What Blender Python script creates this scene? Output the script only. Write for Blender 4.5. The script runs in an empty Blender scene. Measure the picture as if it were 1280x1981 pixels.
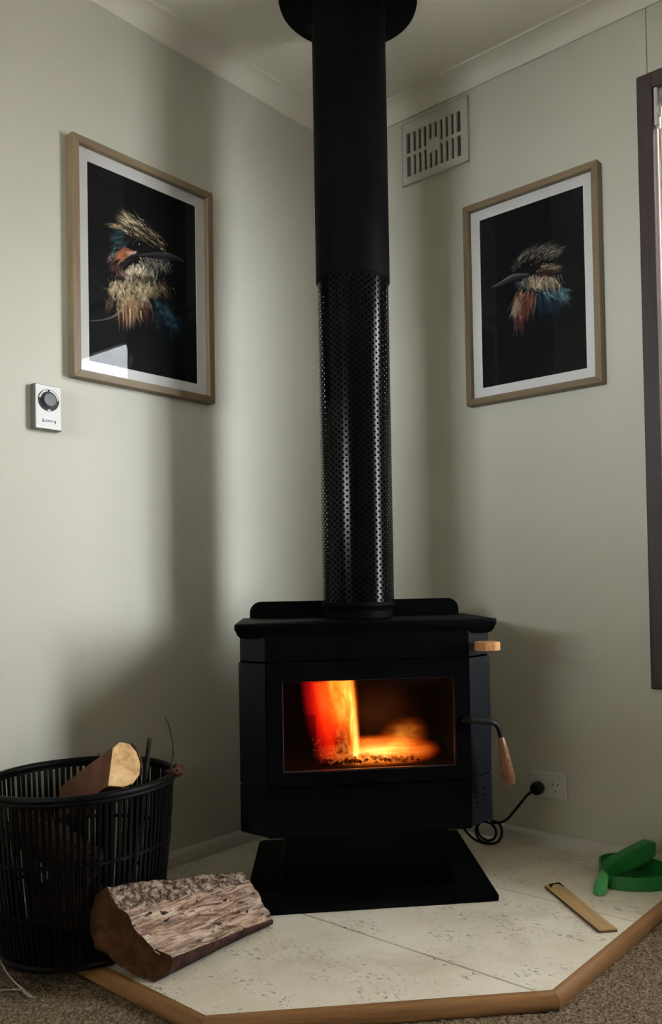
import bpy, bmesh, math, random
import numpy as np
from mathutils import Vector, Matrix, noise as mnoise

random.seed(7)
rng = np.random.default_rng(7)
SC = bpy.context.scene
COL = SC.collection

# ------------------------------------------------------------------ camera
CAM_P = (1.9069, -2.1434, 0.7901)
YAW, PITCH, ROLL = math.radians(135 - 5.7571), 0.0202, -0.0183
F_PX, PCX, PCY, IW, IH = 1606.32, 744.12, 1097.59, 1280.0, 1981.0
fw = Vector((math.cos(YAW) * math.cos(PITCH), math.sin(YAW) * math.cos(PITCH), math.sin(PITCH)))
r0 = Vector((math.sin(YAW), -math.cos(YAW), 0))
u0 = r0.cross(fw)
rt = r0 * math.cos(ROLL) + u0 * math.sin(ROLL)
up = -r0 * math.sin(ROLL) + u0 * math.cos(ROLL)
cam = bpy.data.cameras.new('camera')
cam.sensor_fit = 'VERTICAL'
cam.sensor_height = 36.0
cam.lens = F_PX / IH * 36.0
cam.shift_x = -(PCX - IW / 2) / IH
cam.shift_y = (PCY - IH / 2) / IH
cam.clip_start = 0.02
cam_o = bpy.data.objects.new('camera', cam)
m = Matrix((rt, up, -fw)).transposed().to_4x4()
m.translation = Vector(CAM_P)
cam_o.matrix_world = m
COL.objects.link(cam_o)
SC.camera = cam_o

# ------------------------------------------------------------------ world, window daylight and fill, exposure
SKY = 40.0
w = bpy.data.worlds.new('overcast_sky')
SC.world = w
w.use_nodes = True
bg = w.node_tree.nodes['Background']
bg.inputs[0].default_value = (0.90, 0.96, 1.02, 1)
bg.inputs[1].default_value = SKY
SC.view_settings.view_transform = 'Standard'
SC.view_settings.look = 'None'
SC.view_settings.gamma = 1.0
SC.view_settings.use_curve_mapping = False
SC.view_settings.exposure = 0.12
SC.cycles.adaptive_threshold = 0.015

ROOM = 4.4            # the room runs from the corner (0,0) to x = 4.4, y = -4.4
CEIL = 2.365
W1 = (1.105, 2.70, 0.56, 2.08)        # window in the right wall: x0, x1, z0, z1
FILL_W = (0.45, 1.65, 1.22, 1.86)           # added fill window, unseen behind the camera: x0, x1, z0, z1


def portal(name, loc, rot, sx, sy):
    l = bpy.data.lights.new(name, 'AREA')
    l.shape = 'RECTANGLE'
    l.size, l.size_y = sx, sy
    l.cycles.is_portal = True
    o = bpy.data.objects.new(name, l)
    o.location = loc
    o.rotation_euler = rot
    COL.objects.link(o)


portal('daylight_window_1', ((W1[0] + W1[1]) / 2, 0.11, (W1[2] + W1[3]) / 2), (math.radians(-90), 0, 0), W1[1] - W1[0], W1[3] - W1[2])
portal('fill_portal_2', ((FILL_W[0] + FILL_W[1]) / 2, -ROOM - 0.11, (FILL_W[2] + FILL_W[3]) / 2), (math.radians(90), 0, 0), FILL_W[1] - FILL_W[0], FILL_W[3] - FILL_W[2])  # fill light through the added window, lifts right wall and ceiling

# ------------------------------------------------------------------ helpers


def lin(c):
    return tuple(((v / 255) / 12.92 if v / 255 <= 0.04045 else ((v / 255 + 0.055) / 1.055) ** 2.4) for v in c)


class N:
    """small node helper"""

    def __init__(self, name):
        self.m = bpy.data.materials.new(name)
        self.m.use_nodes = True
        self.t = self.m.node_tree
        self.t.nodes.clear()
        self.out = self.n('ShaderNodeOutputMaterial')

    def n(self, typ, **kw):
        nd = self.t.nodes.new(typ)
        for k, v in kw.items():
            if k.startswith('i_'):
                key = k[2:]
                nd.inputs[int(key) if key.isdigit() else key.replace('_', ' ')].default_value = v
            else:
                setattr(nd, k, v)
        return nd

    def l(self, a, b):
        self.t.links.new(a, b)

    def ramp(self, fac, stops, interp='LINEAR'):
        r = self.n('ShaderNodeValToRGB')
        r.color_ramp.interpolation = interp
        e = r.color_ramp.elements
        while len(e) < len(stops):
            e.new(0.5)
        for el, (p, c) in zip(e, stops):
            el.position = p
            el.color = (c[0], c[1], c[2], 1)
        self.l(fac, r.inputs[0])
        return r.outputs[0]

    def math(self, op, a, b=None, clamp=False):
        nd = self.n('ShaderNodeMath', operation=op, use_clamp=clamp)
        for i, v in enumerate((a, b)):
            if v is None:
                continue
            if isinstance(v, (int, float)):
                nd.inputs[i].default_value = v
            else:
                self.l(v, nd.inputs[i])
        return nd.outputs[0]

    def mix(self, fac, a, b, blend='MIX'):
        nd = self.n('ShaderNodeMix', data_type='RGBA', blend_type=blend)
        for i, v in ((0, fac), (6, a), (7, b)):
            if isinstance(v, (int, float)):
                nd.inputs[i].default_value = v
            elif isinstance(v, tuple):
                nd.inputs[i].default_value = (v[0], v[1], v[2], 1)
            else:
                self.l(v, nd.inputs[i])
        return nd.outputs[2]

    def coord(self, scale=(1, 1, 1), kind='Object', rot=(0, 0, 0)):
        tc = self.n('ShaderNodeTexCoord')
        mp = self.n('ShaderNodeMapping')
        mp.inputs['Scale'].default_value = scale
        mp.inputs['Rotation'].default_value = rot
        self.l(tc.outputs[kind], mp.inputs['Vector'])
        return mp.outputs[0]

    def noise(self, vec, scale, detail=4, rough=0.55, dist=0.0):
        nd = self.n('ShaderNodeTexNoise')
        nd.inputs['Scale'].default_value = scale
        nd.inputs['Detail'].default_value = detail
        nd.inputs['Roughness'].default_value = rough
        nd.inputs['Distortion'].default_value = dist
        self.l(vec, nd.inputs['Vector'])
        return nd.outputs['Fac']

    def principled(self, color, rough=0.5, metallic=0.0, spec=0.5, bump=None, bstr=0.3, bdist=0.002):
        b = self.n('ShaderNodeBsdfPrincipled')
        if isinstance(color, tuple):
            b.inputs['Base Color'].default_value = (*color[:3], 1)
        else:
            self.l(color, b.inputs['Base Color'])
        if isinstance(rough, (int, float)):
            b.inputs['Roughness'].default_value = rough
        else:
            self.l(rough, b.inputs['Roughness'])
        b.inputs['Metallic'].default_value = metallic
        b.inputs['Specular IOR Level'].default_value = spec
        if bump is not None:
            bp = self.n('ShaderNodeBump')
            bp.inputs['Strength'].default_value = bstr
            bp.inputs['Distance'].default_value = bdist
            self.l(bump, bp.inputs['Height'])
            self.l(bp.outputs[0], b.inputs['Normal'])
        self.l(b.outputs[0], self.out.inputs['Surface'])
        return b


def plain(name, col, rough=0.5, metallic=0.0, spec=0.5, vary=0.06, vscale=14, bump=0.15, bscale=160, bdist=0.0006):
    k = N(name)
    c = k.coord()
    n1 = k.noise(c, vscale, 3)
    a = tuple(v * (1 - vary) for v in col)
    b = tuple(min(1, v * (1 + vary)) for v in col)
    colr = k.ramp(n1, [(0.3, a), (0.7, b)])
    k.principled(colr, rough, metallic, spec, k.noise(c, bscale, 2), bump, bdist)
    return k.m


def wood(name, dark, light, axis=(1, 1, 1), scale=6, rough=0.5, bump=0.15, contrast=(0.3, 0.7)):
    """axis: small value along the grain"""
    k = N(name)
    c = k.coord(axis)
    n1 = k.noise(c, scale, 6, 0.62, 0.6)
    n2 = k.noise(c, scale * 7, 4, 0.6)
    f = k.math('ADD', k.math('MULTIPLY', n1, 0.7), k.math('MULTIPLY', n2, 0.3))
    col = k.ramp(f, [(contrast[0], dark), (contrast[1], light)])
    k.principled(col, rough, 0, 0.4, n2, bump, 0.001)
    return k.m


def glass(name, ior=1.45, tint=(1, 1, 1), rough=0.0):
    k = N(name)
    fr = k.n('ShaderNodeFresnel')
    fr.inputs[0].default_value = ior
    tr = k.n('ShaderNodeBsdfTransparent')
    tr.inputs[0].default_value = (*tint, 1)
    gl = k.n('ShaderNodeBsdfGlossy')
    gl.inputs['Roughness'].default_value = rough
    mx = k.n('ShaderNodeMixShader')
    gm = k.n('ShaderNodeNewGeometry')          # inner side of the pane: no second (total internal) reflection
    k.l(k.math('MULTIPLY', fr.outputs[0], k.math('SUBTRACT', 1.0, gm.outputs['Backfacing'])), mx.inputs[0])
    k.l(tr.outputs[0], mx.inputs[1])
    k.l(gl.outputs[0], mx.inputs[2])
    k.l(mx.outputs[0], k.out.inputs['Surface'])
    return k.m


class MB:
    """collects verts and faces of one mesh"""

    def __init__(self):
        self.v, self.f = [], []

    def add(self, vs, fs):
        o = len(self.v)
        self.v += [tuple(p) for p in vs]
        self.f += [tuple(i + o for i in q) for q in fs]
        return self

    def box(self, x0, x1, y0, y1, z0, z1):
        vs = [(x, y, z) for z in (z0, z1) for y in (y0, y1) for x in (x0, x1)]
        return self.add(vs, [(0, 2, 3, 1), (4, 5, 7, 6), (0, 1, 5, 4), (2, 6, 7, 3), (0, 4, 6, 2), (1, 3, 7, 5)])

    def prism(self, poly, z0, z1):
        """poly: ccw list of (x, y)"""
        n = len(poly)
        vs = [(x, y, z0) for x, y in poly] + [(x, y, z1) for x, y in poly]
        fs = [tuple(range(n - 1, -1, -1)), tuple(range(n, 2 * n))]
        fs += [(i, (i + 1) % n, n + (i + 1) % n, n + i) for i in range(n)]
        return self.add(vs, fs)

    def loft(self, loops, cap=True, closed=True):
        n = len(loops[0])
        vs = [p for lp in loops for p in lp]
        fs = []
        for k in range(len(loops) - 1):
            for i in range(n if closed else n - 1):
                j = (i + 1) % n
                fs.append((k * n + i, k * n + j, (k + 1) * n + j, (k + 1) * n + i))
        if cap:
            fs.append(tuple(range(n - 1, -1, -1)))
            fs.append(tuple((len(loops) - 1) * n + i for i in range(n)))
        return self.add(vs, fs)

    def lathe(self, prof, seg=32, cap=True, c=(0, 0)):
        """prof: list of (r, z)"""
        return self.loft([[(c[0] + r * math.cos(2 * math.pi * i / seg), c[1] + r * math.sin(2 * math.pi * i / seg), z)
                           for i in range(seg)] for r, z in prof], cap)

    def tube(self, pts, rad, seg=8, cap=True):
        pts = [Vector(p) for p in pts]
        loops = []
        t = (pts[1] - pts[0]).normalized()
        a = t.orthogonal().normalized()
        for i, p in enumerate(pts):
            if i == 0:
                d = pts[1] - pts[0]
            elif i == len(pts) - 1:
                d = pts[-1] - pts[-2]
            else:
                d = pts[i + 1] - pts[i - 1]
            d.normalize()
            a = (a - d * a.dot(d)).normalized()
            b = d.cross(a)
            r = rad[i] if isinstance(rad, (list, tuple)) else rad
            loops.append([p + a * (r * math.cos(2 * math.pi * k / seg)) + b * (r * math.sin(2 * math.pi * k / seg)) for k in range(seg)])
        return self.loft(loops, cap)

    def build(self, name, mat, parent=None, smooth=False, bevel=0.0, seg=2, origin=None, auto=None):
        me = bpy.data.meshes.new(name)
        vs = self.v
        if origin is not None:
            vs = [(x - origin[0], y - origin[1], z - origin[2]) for x, y, z in vs]
        me.from_pydata(vs, [], self.f)
        me.update()
        bm = bmesh.new()
        bm.from_mesh(me)
        bmesh.ops.recalc_face_normals(bm, faces=bm.faces)
        bm.to_mesh(me)
        bm.free()
        me.materials.append(mat)
        o = bpy.data.objects.new(name, me)
        COL.objects.link(o)
        if origin is not None:
            o.location = origin
        if parent is not None:
            o.parent = parent
        if smooth:
            me.polygons.foreach_set('use_smooth', [True] * len(me.polygons))
        if auto is not None:
            me.polygons.foreach_set('use_smooth', [True] * len(me.polygons))
            me.set_sharp_from_angle(angle=math.radians(auto))
        if bevel:
            b = o.modifiers.new('bevel', 'BEVEL')
            b.width = bevel
            b.segments = seg
            b.limit_method = 'ANGLE'
            b.angle_limit = math.radians(35)
        return o


def tag(o, label=None, cat=None, group=None, kind=None):
    if label:
        o['label'] = label
    if cat:
        o['category'] = cat
    if group:
        o['group'] = group
    if kind:
        o['kind'] = kind
    return o


def empty(name, loc=(0, 0, 0), rz=0.0, label=None, cat=None, group=None, kind=None):
    o = bpy.data.objects.new(name, None)
    o.location = loc
    o.rotation_euler = (0, 0, rz)
    o.empty_display_size = 0.1
    COL.objects.link(o)
    return tag(o, label, cat, group, kind)


def catmull(pts, n=8):
    P = [Vector(p) for p in pts]
    P = [P[0] * 2 - P[1]] + P + [P[-1] * 2 - P[-2]]
    out = []
    for i in range(1, len(P) - 2):
        for k in range(n):
            t = k / n
            a, b, c, d = P[i - 1], P[i], P[i + 1], P[i + 2]
            out.append(0.5 * ((2 * b) + (c - a) * t + (2 * a - 5 * b + 4 * c - d) * t * t + (3 * b - a - 3 * c + d) * t ** 3))
    out.append(P[-2])
    return out


# ------------------------------------------------------------------ materials
def paint(name, col):
    k = N(name)
    c = k.coord()
    big = k.noise(c, 1.3, 2)
    colr = k.ramp(big, [(0.3, tuple(v * 0.98 for v in col)), (0.7, tuple(v * 1.02 for v in col))])
    k.principled(colr, 0.55, 0, 0.35, k.noise(c, 240, 2), 0.08, 0.0006)
    return k.m


M = {}
M['wall'] = paint('wall_paint', (0.595, 0.582, 0.485))
M['ceiling'] = paint('ceiling_paint', (0.86, 0.82, 0.71))
M['trim_paint'] = paint('trim_gloss_paint', (0.64, 0.62, 0.55))
M['back_wall'] = paint('back_wall_paint', (0.62, 0.60, 0.53))
M['black_steel'] = plain('black_stove_enamel', (0.0016, 0.0016, 0.0021), 0.5, 0.0, 0.045, 0.1, 30, 0.12, 420)
M['sky_tinted_black'] = plain('black_enamel_sky_tint', (0.0034, 0.0045, 0.0080), 0.42, 0.0, 0.14, 0.1, 30, 0.12, 420)  # bluish sky reflection on the stove sides, put into the base colour
M['flue_black'] = plain('black_flue_paint', (0.0016, 0.0016, 0.0021), 0.6, 0.0, 0.045, 0.1, 20, 0.1, 300)
M['shield'] = plain('black_perforated_steel', (0.0022, 0.0023, 0.0026), 0.17, 0.0, 0.12, 0.1, 30, 0.05, 300)
M['pipe_dark'] = plain('sooty_pipe', (0.002, 0.002, 0.002), 0.9, 0, 0.02)
M['fire_brick'] = plain('sooty_fire_brick', (0.007, 0.0045, 0.003), 0.9, 0, 0.1, 0.4, 20, 0.5, 60, 0.003)
M['glass_trim'] = plain('brushed_steel_bead', (0.35, 0.34, 0.33), 0.3, 1.0, 0.5)
M['oak'] = wood('oak_frame', lin((104, 88, 64)), lin((138, 119, 90)), (1, 1, 0.06), 30, 0.5)
M['oak_h'] = wood('oak_frame_rail', lin((104, 88, 64)), lin((138, 119, 90)), (0.06, 0.06, 1), 30, 0.5)
M['mat_board'] = plain('white_mat_board', (0.70, 0.69, 0.66), 0.9, 0, 0.1, 0.01)
M['pic_glass'] = glass('picture_glass', 1.27)
M['win_glass'] = glass('window_glass', 1.45)
M['stove_glass'] = glass('sooty_stove_glass', 1.45, (0.86, 0.82, 0.78))
M['dark_timber'] = wood('dark_stained_timber', lin((44, 33, 33)), lin((66, 52, 51)), (1, 1, 0.08), 22, 0.45)
M['dark_timber_h'] = wood('dark_stained_timber_rail', lin((44, 33, 33)), lin((66, 52, 51)), (0.08, 1, 1), 22, 0.45)
M['alu'] = plain('pale_painted_sash', (0.50, 0.44, 0.39), 0.35, 0.0, 0.5, 0.05)
M['white_plastic'] = plain('white_plastic', (0.66, 0.65, 0.60), 0.35, 0, 0.5, 0.01)
M['vent_plastic'] = plain('painted_vent_plastic', (0.60, 0.58, 0.50), 0.5, 0, 0.35, 0.02)
M['dark_void'] = plain('vent_cavity', (0.10, 0.10, 0.09), 0.9, 0, 0.1)
M['black_plastic'] = plain('black_rubber', (0.006, 0.006, 0.006), 0.45, 0, 0.2)
M['grey_plastic'] = plain('grey_plastic', (0.08, 0.085, 0.08), 0.4, 0, 0.4)
M['steel_edge'] = plain('dull_metal_edge', (0.18, 0.17, 0.15), 0.4, 0.6, 0.5)
M['thermo_white'] = plain('thermostat_face', (0.70, 0.70, 0.66), 0.4, 0, 0.5, 0.01)
M['green'] = plain('green_plastic', (0.012, 0.15, 0.028), 0.32, 0, 0.5, 0.08)
M['green_light'] = plain('light_green_plastic', (0.06, 0.33, 0.09), 0.3, 0, 0.5, 0.08)
M['cane'] = plain('black_cane', (0.0028, 0.0027, 0.0028), 0.45, 0, 0.12, 0.3, 40, 0.3, 120)
M['handle_wood'] = wood('turned_handle_wood', lin((70, 44, 30)), lin((138, 98, 70)), (1, 1, 0.1), 60, 0.28)
M['knob_wood'] = wood('varnished_knob_wood', lin((150, 95, 52)), lin((214, 164, 110)), (1, 1, 0.2), 60, 0.3)
M['trim_wood_x'] = wood('hearth_edge_oak', lin((88, 58, 33)), lin((158, 115, 72)), (0.05, 1, 1), 34, 0.34, 0.2, (0.32, 0.68))
M['shim_wood'] = wood('pale_shim_wood', lin((150, 118, 78)), lin((196, 166, 120)), (1, 0.06, 1), 40, 0.5)
M['shim_edge'] = wood('shim_edge_wood', lin((60, 42, 22)), lin((110, 82, 46)), (1, 0.06, 1), 40, 0.6)
M['char'] = plain('charred_wood', (0.012, 0.010, 0.009), 0.9, 0, 0.1)
M['fence'] = wood('fence_timber', lin((112, 82, 60)), lin((158, 122, 94)), (1, 1, 0.05), 18, 0.7)
M['ground'] = plain('outside_ground', (0.78, 0.77, 0.74), 0.9, 0, 0.2, 0.2, 3)
M['hedge'] = plain('hedge_leaf', (0.035, 0.05, 0.03), 0.7, 0, 0.3, 0.4, 30, 0.6, 60, 0.02)


def mat_travertine():
    k = N('travertine_tile')
    c = k.coord()
    cs = k.coord((1, 1.9, 1), rot=(0, 0, 0.5))
    cloud = k.noise(c, 5, 5, 0.6, 0.4)
    base = k.ramp(cloud, [(0.3, (0.60, 0.55, 0.43)), (0.5, (0.74, 0.69, 0.56)), (0.72, (0.83, 0.79, 0.67))])
    stain = k.noise(c, 2.2, 3, 0.5)
    base = k.mix(k.math('MULTIPLY', k.ramp(stain, [(0.50, (0, 0, 0)), (0.68, (1, 1, 1))]), 0.35), base, (0.54, 0.45, 0.30))
    # worm-like pits
    mask = k.ramp(k.noise(cs, 7, 3, 0.6), [(0.46, (0, 0, 0)), (0.56, (1, 1, 1))])
    pitn = k.noise(cs, 62, 3, 0.7, 0.8)
    pit = k.ramp(pitn, [(0.58, (0, 0, 0)), (0.64, (1, 1, 1))])
    pits = k.math('MULTIPLY', pit, mask)
    fine = k.ramp(k.noise(cs, 140, 2, 0.6), [(0.66, (0, 0, 0)), (0.72, (1, 1, 1))])
    pits = k.math('MAXIMUM', pits, k.math('MULTIPLY', fine, 0.6), True)
    col = k.mix(k.math('MULTIPLY', pits, 0.8), base, (0.16, 0.135, 0.10))
    h = k.math('SUBTRACT', k.math('MULTIPLY', cloud, 0.3), pits)
    k.principled(col, 0.48, 0, 0.4, h, 0.5, 0.002)
    return k.m


def mat_carpet():
    k = N('beige_loop_carpet')
    c = k.coord()
    n1 = k.noise(c, 210, 3, 0.7)
    n2 = k.noise(c, 9, 3)
    col = k.ramp(n1, [(0.34, (0.05, 0.034, 0.02)), (0.5, (0.17, 0.125, 0.08)), (0.66, (0.34, 0.27, 0.19))])
    col = k.mix(k.math('MULTIPLY', n2, 0.25), col, (0.13, 0.09, 0.055))
    k.principled(col, 0.95, 0, 0.1, n1, 0.8, 0.006)
    return k.m


M['tile'] = mat_travertine()
M['carpet'] = mat_carpet()
M['grout'] = plain('dark_grout', (0.05, 0.042, 0.032), 0.9, 0, 0.1)

# ------------------------------------------------------------------ the room
T = 0.14
fl = MB().box(-T, ROOM + T, -ROOM - T, T, -0.10, -0.004).build('floor', M['carpet'])
tag(fl, kind='structure')
# carpet pile as real relief on the part of the floor the camera is near
nx, ny = 330, 300
gx = np.linspace(0.0, 2.1, nx)
gy = np.linspace(-2.3, -0.02, ny)
X, Y = np.meshgrid(gx, gy, indexing='ij')
Z = rng.normal(0, 0.0016, X.shape) - 0.002
inside = (X < 1.14) & (Y > -1.19) & ((X - Y) < 1.88)
Z = np.clip(Z, -0.0035, 0.003)
Z[inside] = -0.0035
vs = np.stack([X, Y, Z], -1).reshape(-1, 3)
ii = np.arange((nx - 1) * (ny - 1))
a = (ii // (ny - 1)) * ny + ii % (ny - 1)
faces = np.stack([a, a + ny, a + ny + 1, a + 1], -1)
me = bpy.data.meshes.new('carpet_pile')
me.from_pydata(vs.tolist(), [], faces.tolist())
me.materials.append(M['carpet'])
pile = bpy.data.objects.new('carpet_pile', me)
COL.objects.link(pile)
pile.parent = fl
tag(pile, kind='stuff')

tag(MB().box(-T, ROOM + T, -ROOM - T, T, CEIL, CEIL + 0.12).build('ceiling', M['ceiling']), kind='structure')
tag(MB().box(-T, 0, -ROOM, 0, 0, CEIL).build('wall_left', M['wall']), kind='structure')

# right wall: panels with a recessed joint, around the window
wr = empty('wall_right', (0, 0, 0), kind='structure')
SEAM = 1.086
g = 0.0007
for (x0, x1, z0, z1) in ((0, SEAM - g, 0, CEIL), (SEAM + g, 1.9 - g, W1[3], CEIL), (1.9 + g, W1[1] + 0.04, W1[3], CEIL),
                         (SEAM + g, 1.9 - g, 0, W1[2]), (1.9 + g, W1[1] + 0.04, 0, W1[2]),
                         (SEAM + g, W1[0], W1[2], W1[3]), (W1[1] + 0.04 + 2 * g, ROOM, 0, CEIL), (W1[1], W1[1] + 0.04, W1[2], W1[3])):
    MB().box(x0, x1, 0, 0.09, z0, z1).build('wall_panel', M['wall'], wr, bevel=0.0012 if x1 - x0 > 0.1 else 0)
for (x0, x1, z0, z1) in ((-T, W1[0], 0, CEIL), (W1[0], W1[1], 0, W1[2]), (W1[0], W1[1], W1[3], CEIL), (W1[1], ROOM + T, 0, CEIL)):
    MB().box(x0, x1, 0.092, T, z0, z1).build('wall_backing', M['wall'], wr)

# the two walls behind the camera
wf = empty('wall_front', (0, 0, 0), kind='structure')
for (x0, x1, z0, z1) in ((-T, FILL_W[0], 0, CEIL), (FILL_W[1], ROOM + T, 0, CEIL), (FILL_W[0], FILL_W[1], 0, FILL_W[2]), (FILL_W[0], FILL_W[1], FILL_W[3], CEIL)):
    MB().box(x0, x1, -ROOM - T, -ROOM, z0, z1).build('wall_section', M['back_wall'], wf)
tag(MB().box(ROOM, ROOM + T, -ROOM, 0, 0, CEIL).build('wall_back', M['back_wall']), kind='structure')


def cove(name, side):
    s, k = 0.056, 8
    prof = [(0, 0), (0, -s)]
    prof += [(0.006, -s)]
    prof += [(s - (s - 0.006) * math.cos(math.pi / 2 * i / k) , -0.006 - (s - 0.006) * (1 - math.sin(math.pi / 2 * i / k))) for i in range(k + 1)]
    prof += [(s, 0)]
    ls = []
    for t in (0.0, ROOM):
        if side == 'left':
            ls.append([(d, -t, CEIL + h) for d, h in prof])
        else:
            ls.append([(t, -d, CEIL + h) for d, h in prof])
    return tag(MB().loft(ls).build(name, M['ceiling'], auto=30), kind='structure')


cove('trim_1', 'left')
cove('trim_2', 'right')


def skirting(name, side):
    prof = [(0, 0), (0.013, 0), (0.013, 0.058), (0.010, 0.066), (0.004, 0.070), (0, 0.070)]
    ls = []
    for t in (0.0, ROOM):
        if side == 'left':
            ls.append([(d, -t, h) for d, h in prof])
        else:
            ls.append([(t, -d, h) for d, h in prof])
    return tag(MB().loft(ls).build(name, M['trim_paint']), kind='structure')


skirting('baseboard_left', 'left')
skirting('baseboard_right', 'right')


# ------------------------------------------------------------------ windows
def window(name, along, a0, a1, z0, z1, pos, inward, detail):
    """along 'x' (wall y = pos) or 'y' (wall x = pos); inward: sign of the room side on the wall's normal axis"""
    root = empty(name, (0, 0, 0), kind='structure')

    def bx(p0, p1, d0, d1, q0, q1):
        d0, d1 = sorted((pos + inward * d0, pos + inward * d1))
        return MB().box(p0, p1, d0, d1, q0, q1) if along == 'x' else MB().box(d0, d1, p0, p1, q0, q1)
    aw, th = 0.042, 0.020
    bot = 0.057
    # architrave boards
    bx(a0 - aw, a0, 0.0, th, z0 - bot, z1 + aw).build('architrave', M['dark_timber'], root, bevel=0.002)
    bx(a1, a1 + aw, 0.0, th, z0 - bot, z1 + aw).build('architrave', M['dark_timber'], root, bevel=0.002)
    bx(a0, a1, 0.0, th, z1, z1 + aw).build('architrave', M['dark_timber_h'], root, bevel=0.002)
    bx(a0, a1, 0.0, th, z0 - bot, z0).build('architrave', M['dark_timber_h'], root, bevel=0.002)
    # jamb lining
    j = 0.004
    bx(a0, a0 + j, -0.13, -0.001, z0, z1).build('jamb', M['alu'], root)
    bx(a1 - j, a1, -0.13, -0.001, z0, z1).build('jamb', M['alu'], root)
    bx(a0 + j, a1 - j, -0.13, -0.001, z1 - j, z1).build('jamb', M['alu'], root)
    bx(a0 + j, a1 - j, -0.13, -0.001, z0, z0 + j).build('jamb', M['alu'], root)
    # sashes with one mullion, a pane each
    mid = (a0 + a1) / 2
    s = 0.012
    for (p0, p1) in ((a0 + j, mid), (mid, a1 - j)):
        sh = empty('sash', (0, 0, 0))
        sh.parent = root
        bx(p0, p0 + s, -0.045, -0.018, z0 + j, z1 - j).build('stile', M['alu'], sh, bevel=0.003)
        bx(p1 - s, p1, -0.045, -0.018, z0 + j, z1 - j).build('stile', M['alu'], sh, bevel=0.003)
        bx(p0 + s, p1 - s, -0.045, -0.018, z1 - j - s, z1 - j).build('rail', M['alu'], sh, bevel=0.003)
        bx(p0 + s, p1 - s, -0.045, -0.018, z0 + j, z0 + j + s).build('rail', M['alu'], sh, bevel=0.003)
        bx(p0 + s, p1 - s, -0.034, -0.030, z0 + j + s, z1 - j - s).build('pane', M['win_glass'], sh)
    if detail:
        # slim flyscreen channel, stay arm and latch on the near stile
        lt = bx(a0 + j, a0 + j + 0.016, -0.0175, -0.004, 1.075, 1.115).build('latch', M['alu'], root, bevel=0.003)
        bx(a0 + j + 0.006, a0 + j + 0.034, -0.003, 0.006, 1.085, 1.097).build('latch_lever', M['white_plastic'], lt, bevel=0.003)
    return root


window('window_1', 'x', W1[0], W1[1], W1[2], W1[3], 0.0, -1, True)
window('fill_window_2', 'x', FILL_W[0], FILL_W[1], FILL_W[2], FILL_W[3], -ROOM, 1, False)  # unseen window added to brighten the right wall and ceiling

# roller blind, drawn a hand's width down
def blind_mat():
    k = N('grey_green_blind_cloth')
    d = k.n('ShaderNodeBsdfDiffuse')
    d.inputs[0].default_value = (0.34, 0.37, 0.32, 1)
    t = k.n('ShaderNodeBsdfTranslucent')
    t.inputs[0].default_value = (0.10, 0.11, 0.10, 1)
    a = k.n('ShaderNodeAddShader')
    k.l(d.outputs[0], a.inputs[0])
    k.l(t.outputs[0], a.inputs[1])
    k.l(a.outputs[0], k.out.inputs['Surface'])
    return k.m


rb = empty('roller_blind', ((W1[0] + W1[1]) / 2, -0.005, W1[3] - 0.006), 0, 'grey green roller blind drawn slightly down at the window top', 'blind')
bw = (W1[1] - W1[0]) / 2 - 0.006
MB().tube([(-bw + 0.014, 0, -0.022), (bw - 0.014, 0, -0.022)], 0.019, 16).build('roller_tube', blind_mat(), rb, smooth=True)
MB().box(-bw + 0.016, bw - 0.016, -0.0035, -0.0025, -0.172, -0.022).build('blind_cloth', blind_mat(), rb)
MB().box(-bw + 0.016, bw - 0.016, -0.008, 0.002, -0.184, -0.170).build('bottom_rail', M['white_plastic'], rb, bevel=0.002)
for s_ in (-1, 1):
    br = MB().box(min(s_ * bw, s_ * (bw - 0.010)), max(s_ * bw, s_ * (bw - 0.010)), -0.022, 0.008, -0.100, 0.0).build('bracket', M['white_plastic'], rb, bevel=0.004)
    MB().lathe([(0.001, -0.006), (0.015, -0.006), (0.015, 0.006), (0.001, 0.006)], 20).build('chain_wheel', M['white_plastic'], br).matrix_local = Matrix.Translation((s_ * (bw - 0.008), -0.008, -0.060)) @ Matrix.Rotation(math.radians(90), 4, 'Y')
ch = MB()
for xo in (0.003, 0.009):
    ch.tube([(-bw + xo, -0.010, -0.10), (-bw + xo, -0.010, -1.30)], 0.0014, 6)
ch.build('bead_chain', M['alu'], rb)

# ------------------------------------------------------------------ outside the window
tag(MB().box(-6, 12, 0.3, 14, -0.5, -0.30).build('ground_outside', M['ground']), kind='structure')
tag(MB().box(-1.0, 7.0, T, 0.93, 2.36, 2.46).build('trim_3', M['trim_paint']), kind='structure')      # eave soffit over the window
tag(MB().box(-8.0, 12.0, -ROOM - T - 5.5, -ROOM - T, 2.36, 2.46).build('fill_roof', M['trim_paint']), kind='structure')      # added unseen roof, keeps the fill window's sky light off the lower walls
tag(MB().box(-14, 18, -ROOM - T - 20, -ROOM - T, -0.5, -0.30).build('fill_ground', M['ground']), kind='structure')  # unseen ground added to bounce light up through the fill window
fence = empty('paling_fence', (0, 0.9, -0.3), label='brown timber paling fence standing outside the window', cat='fence')
fh = 2.69
for i in range(39):
    x = -1.6 + i * 0.122
    fh = 2.69 if x < 2.2 else 2.32
    MB().box(x, x + 0.112, -0.008 + 0.004 * (i % 2), 0.010 + 0.004 * (i % 2), 0, fh - 0.012 * random.random()).build('paling', M['fence'], fence)
for z in (0.4, 2.15):
    MB().box(-1.6, 3.15, 0.016, 0.06, z, z + 0.08).build('fence_rail', M['fence'], fence)
hb = MB()
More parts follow.
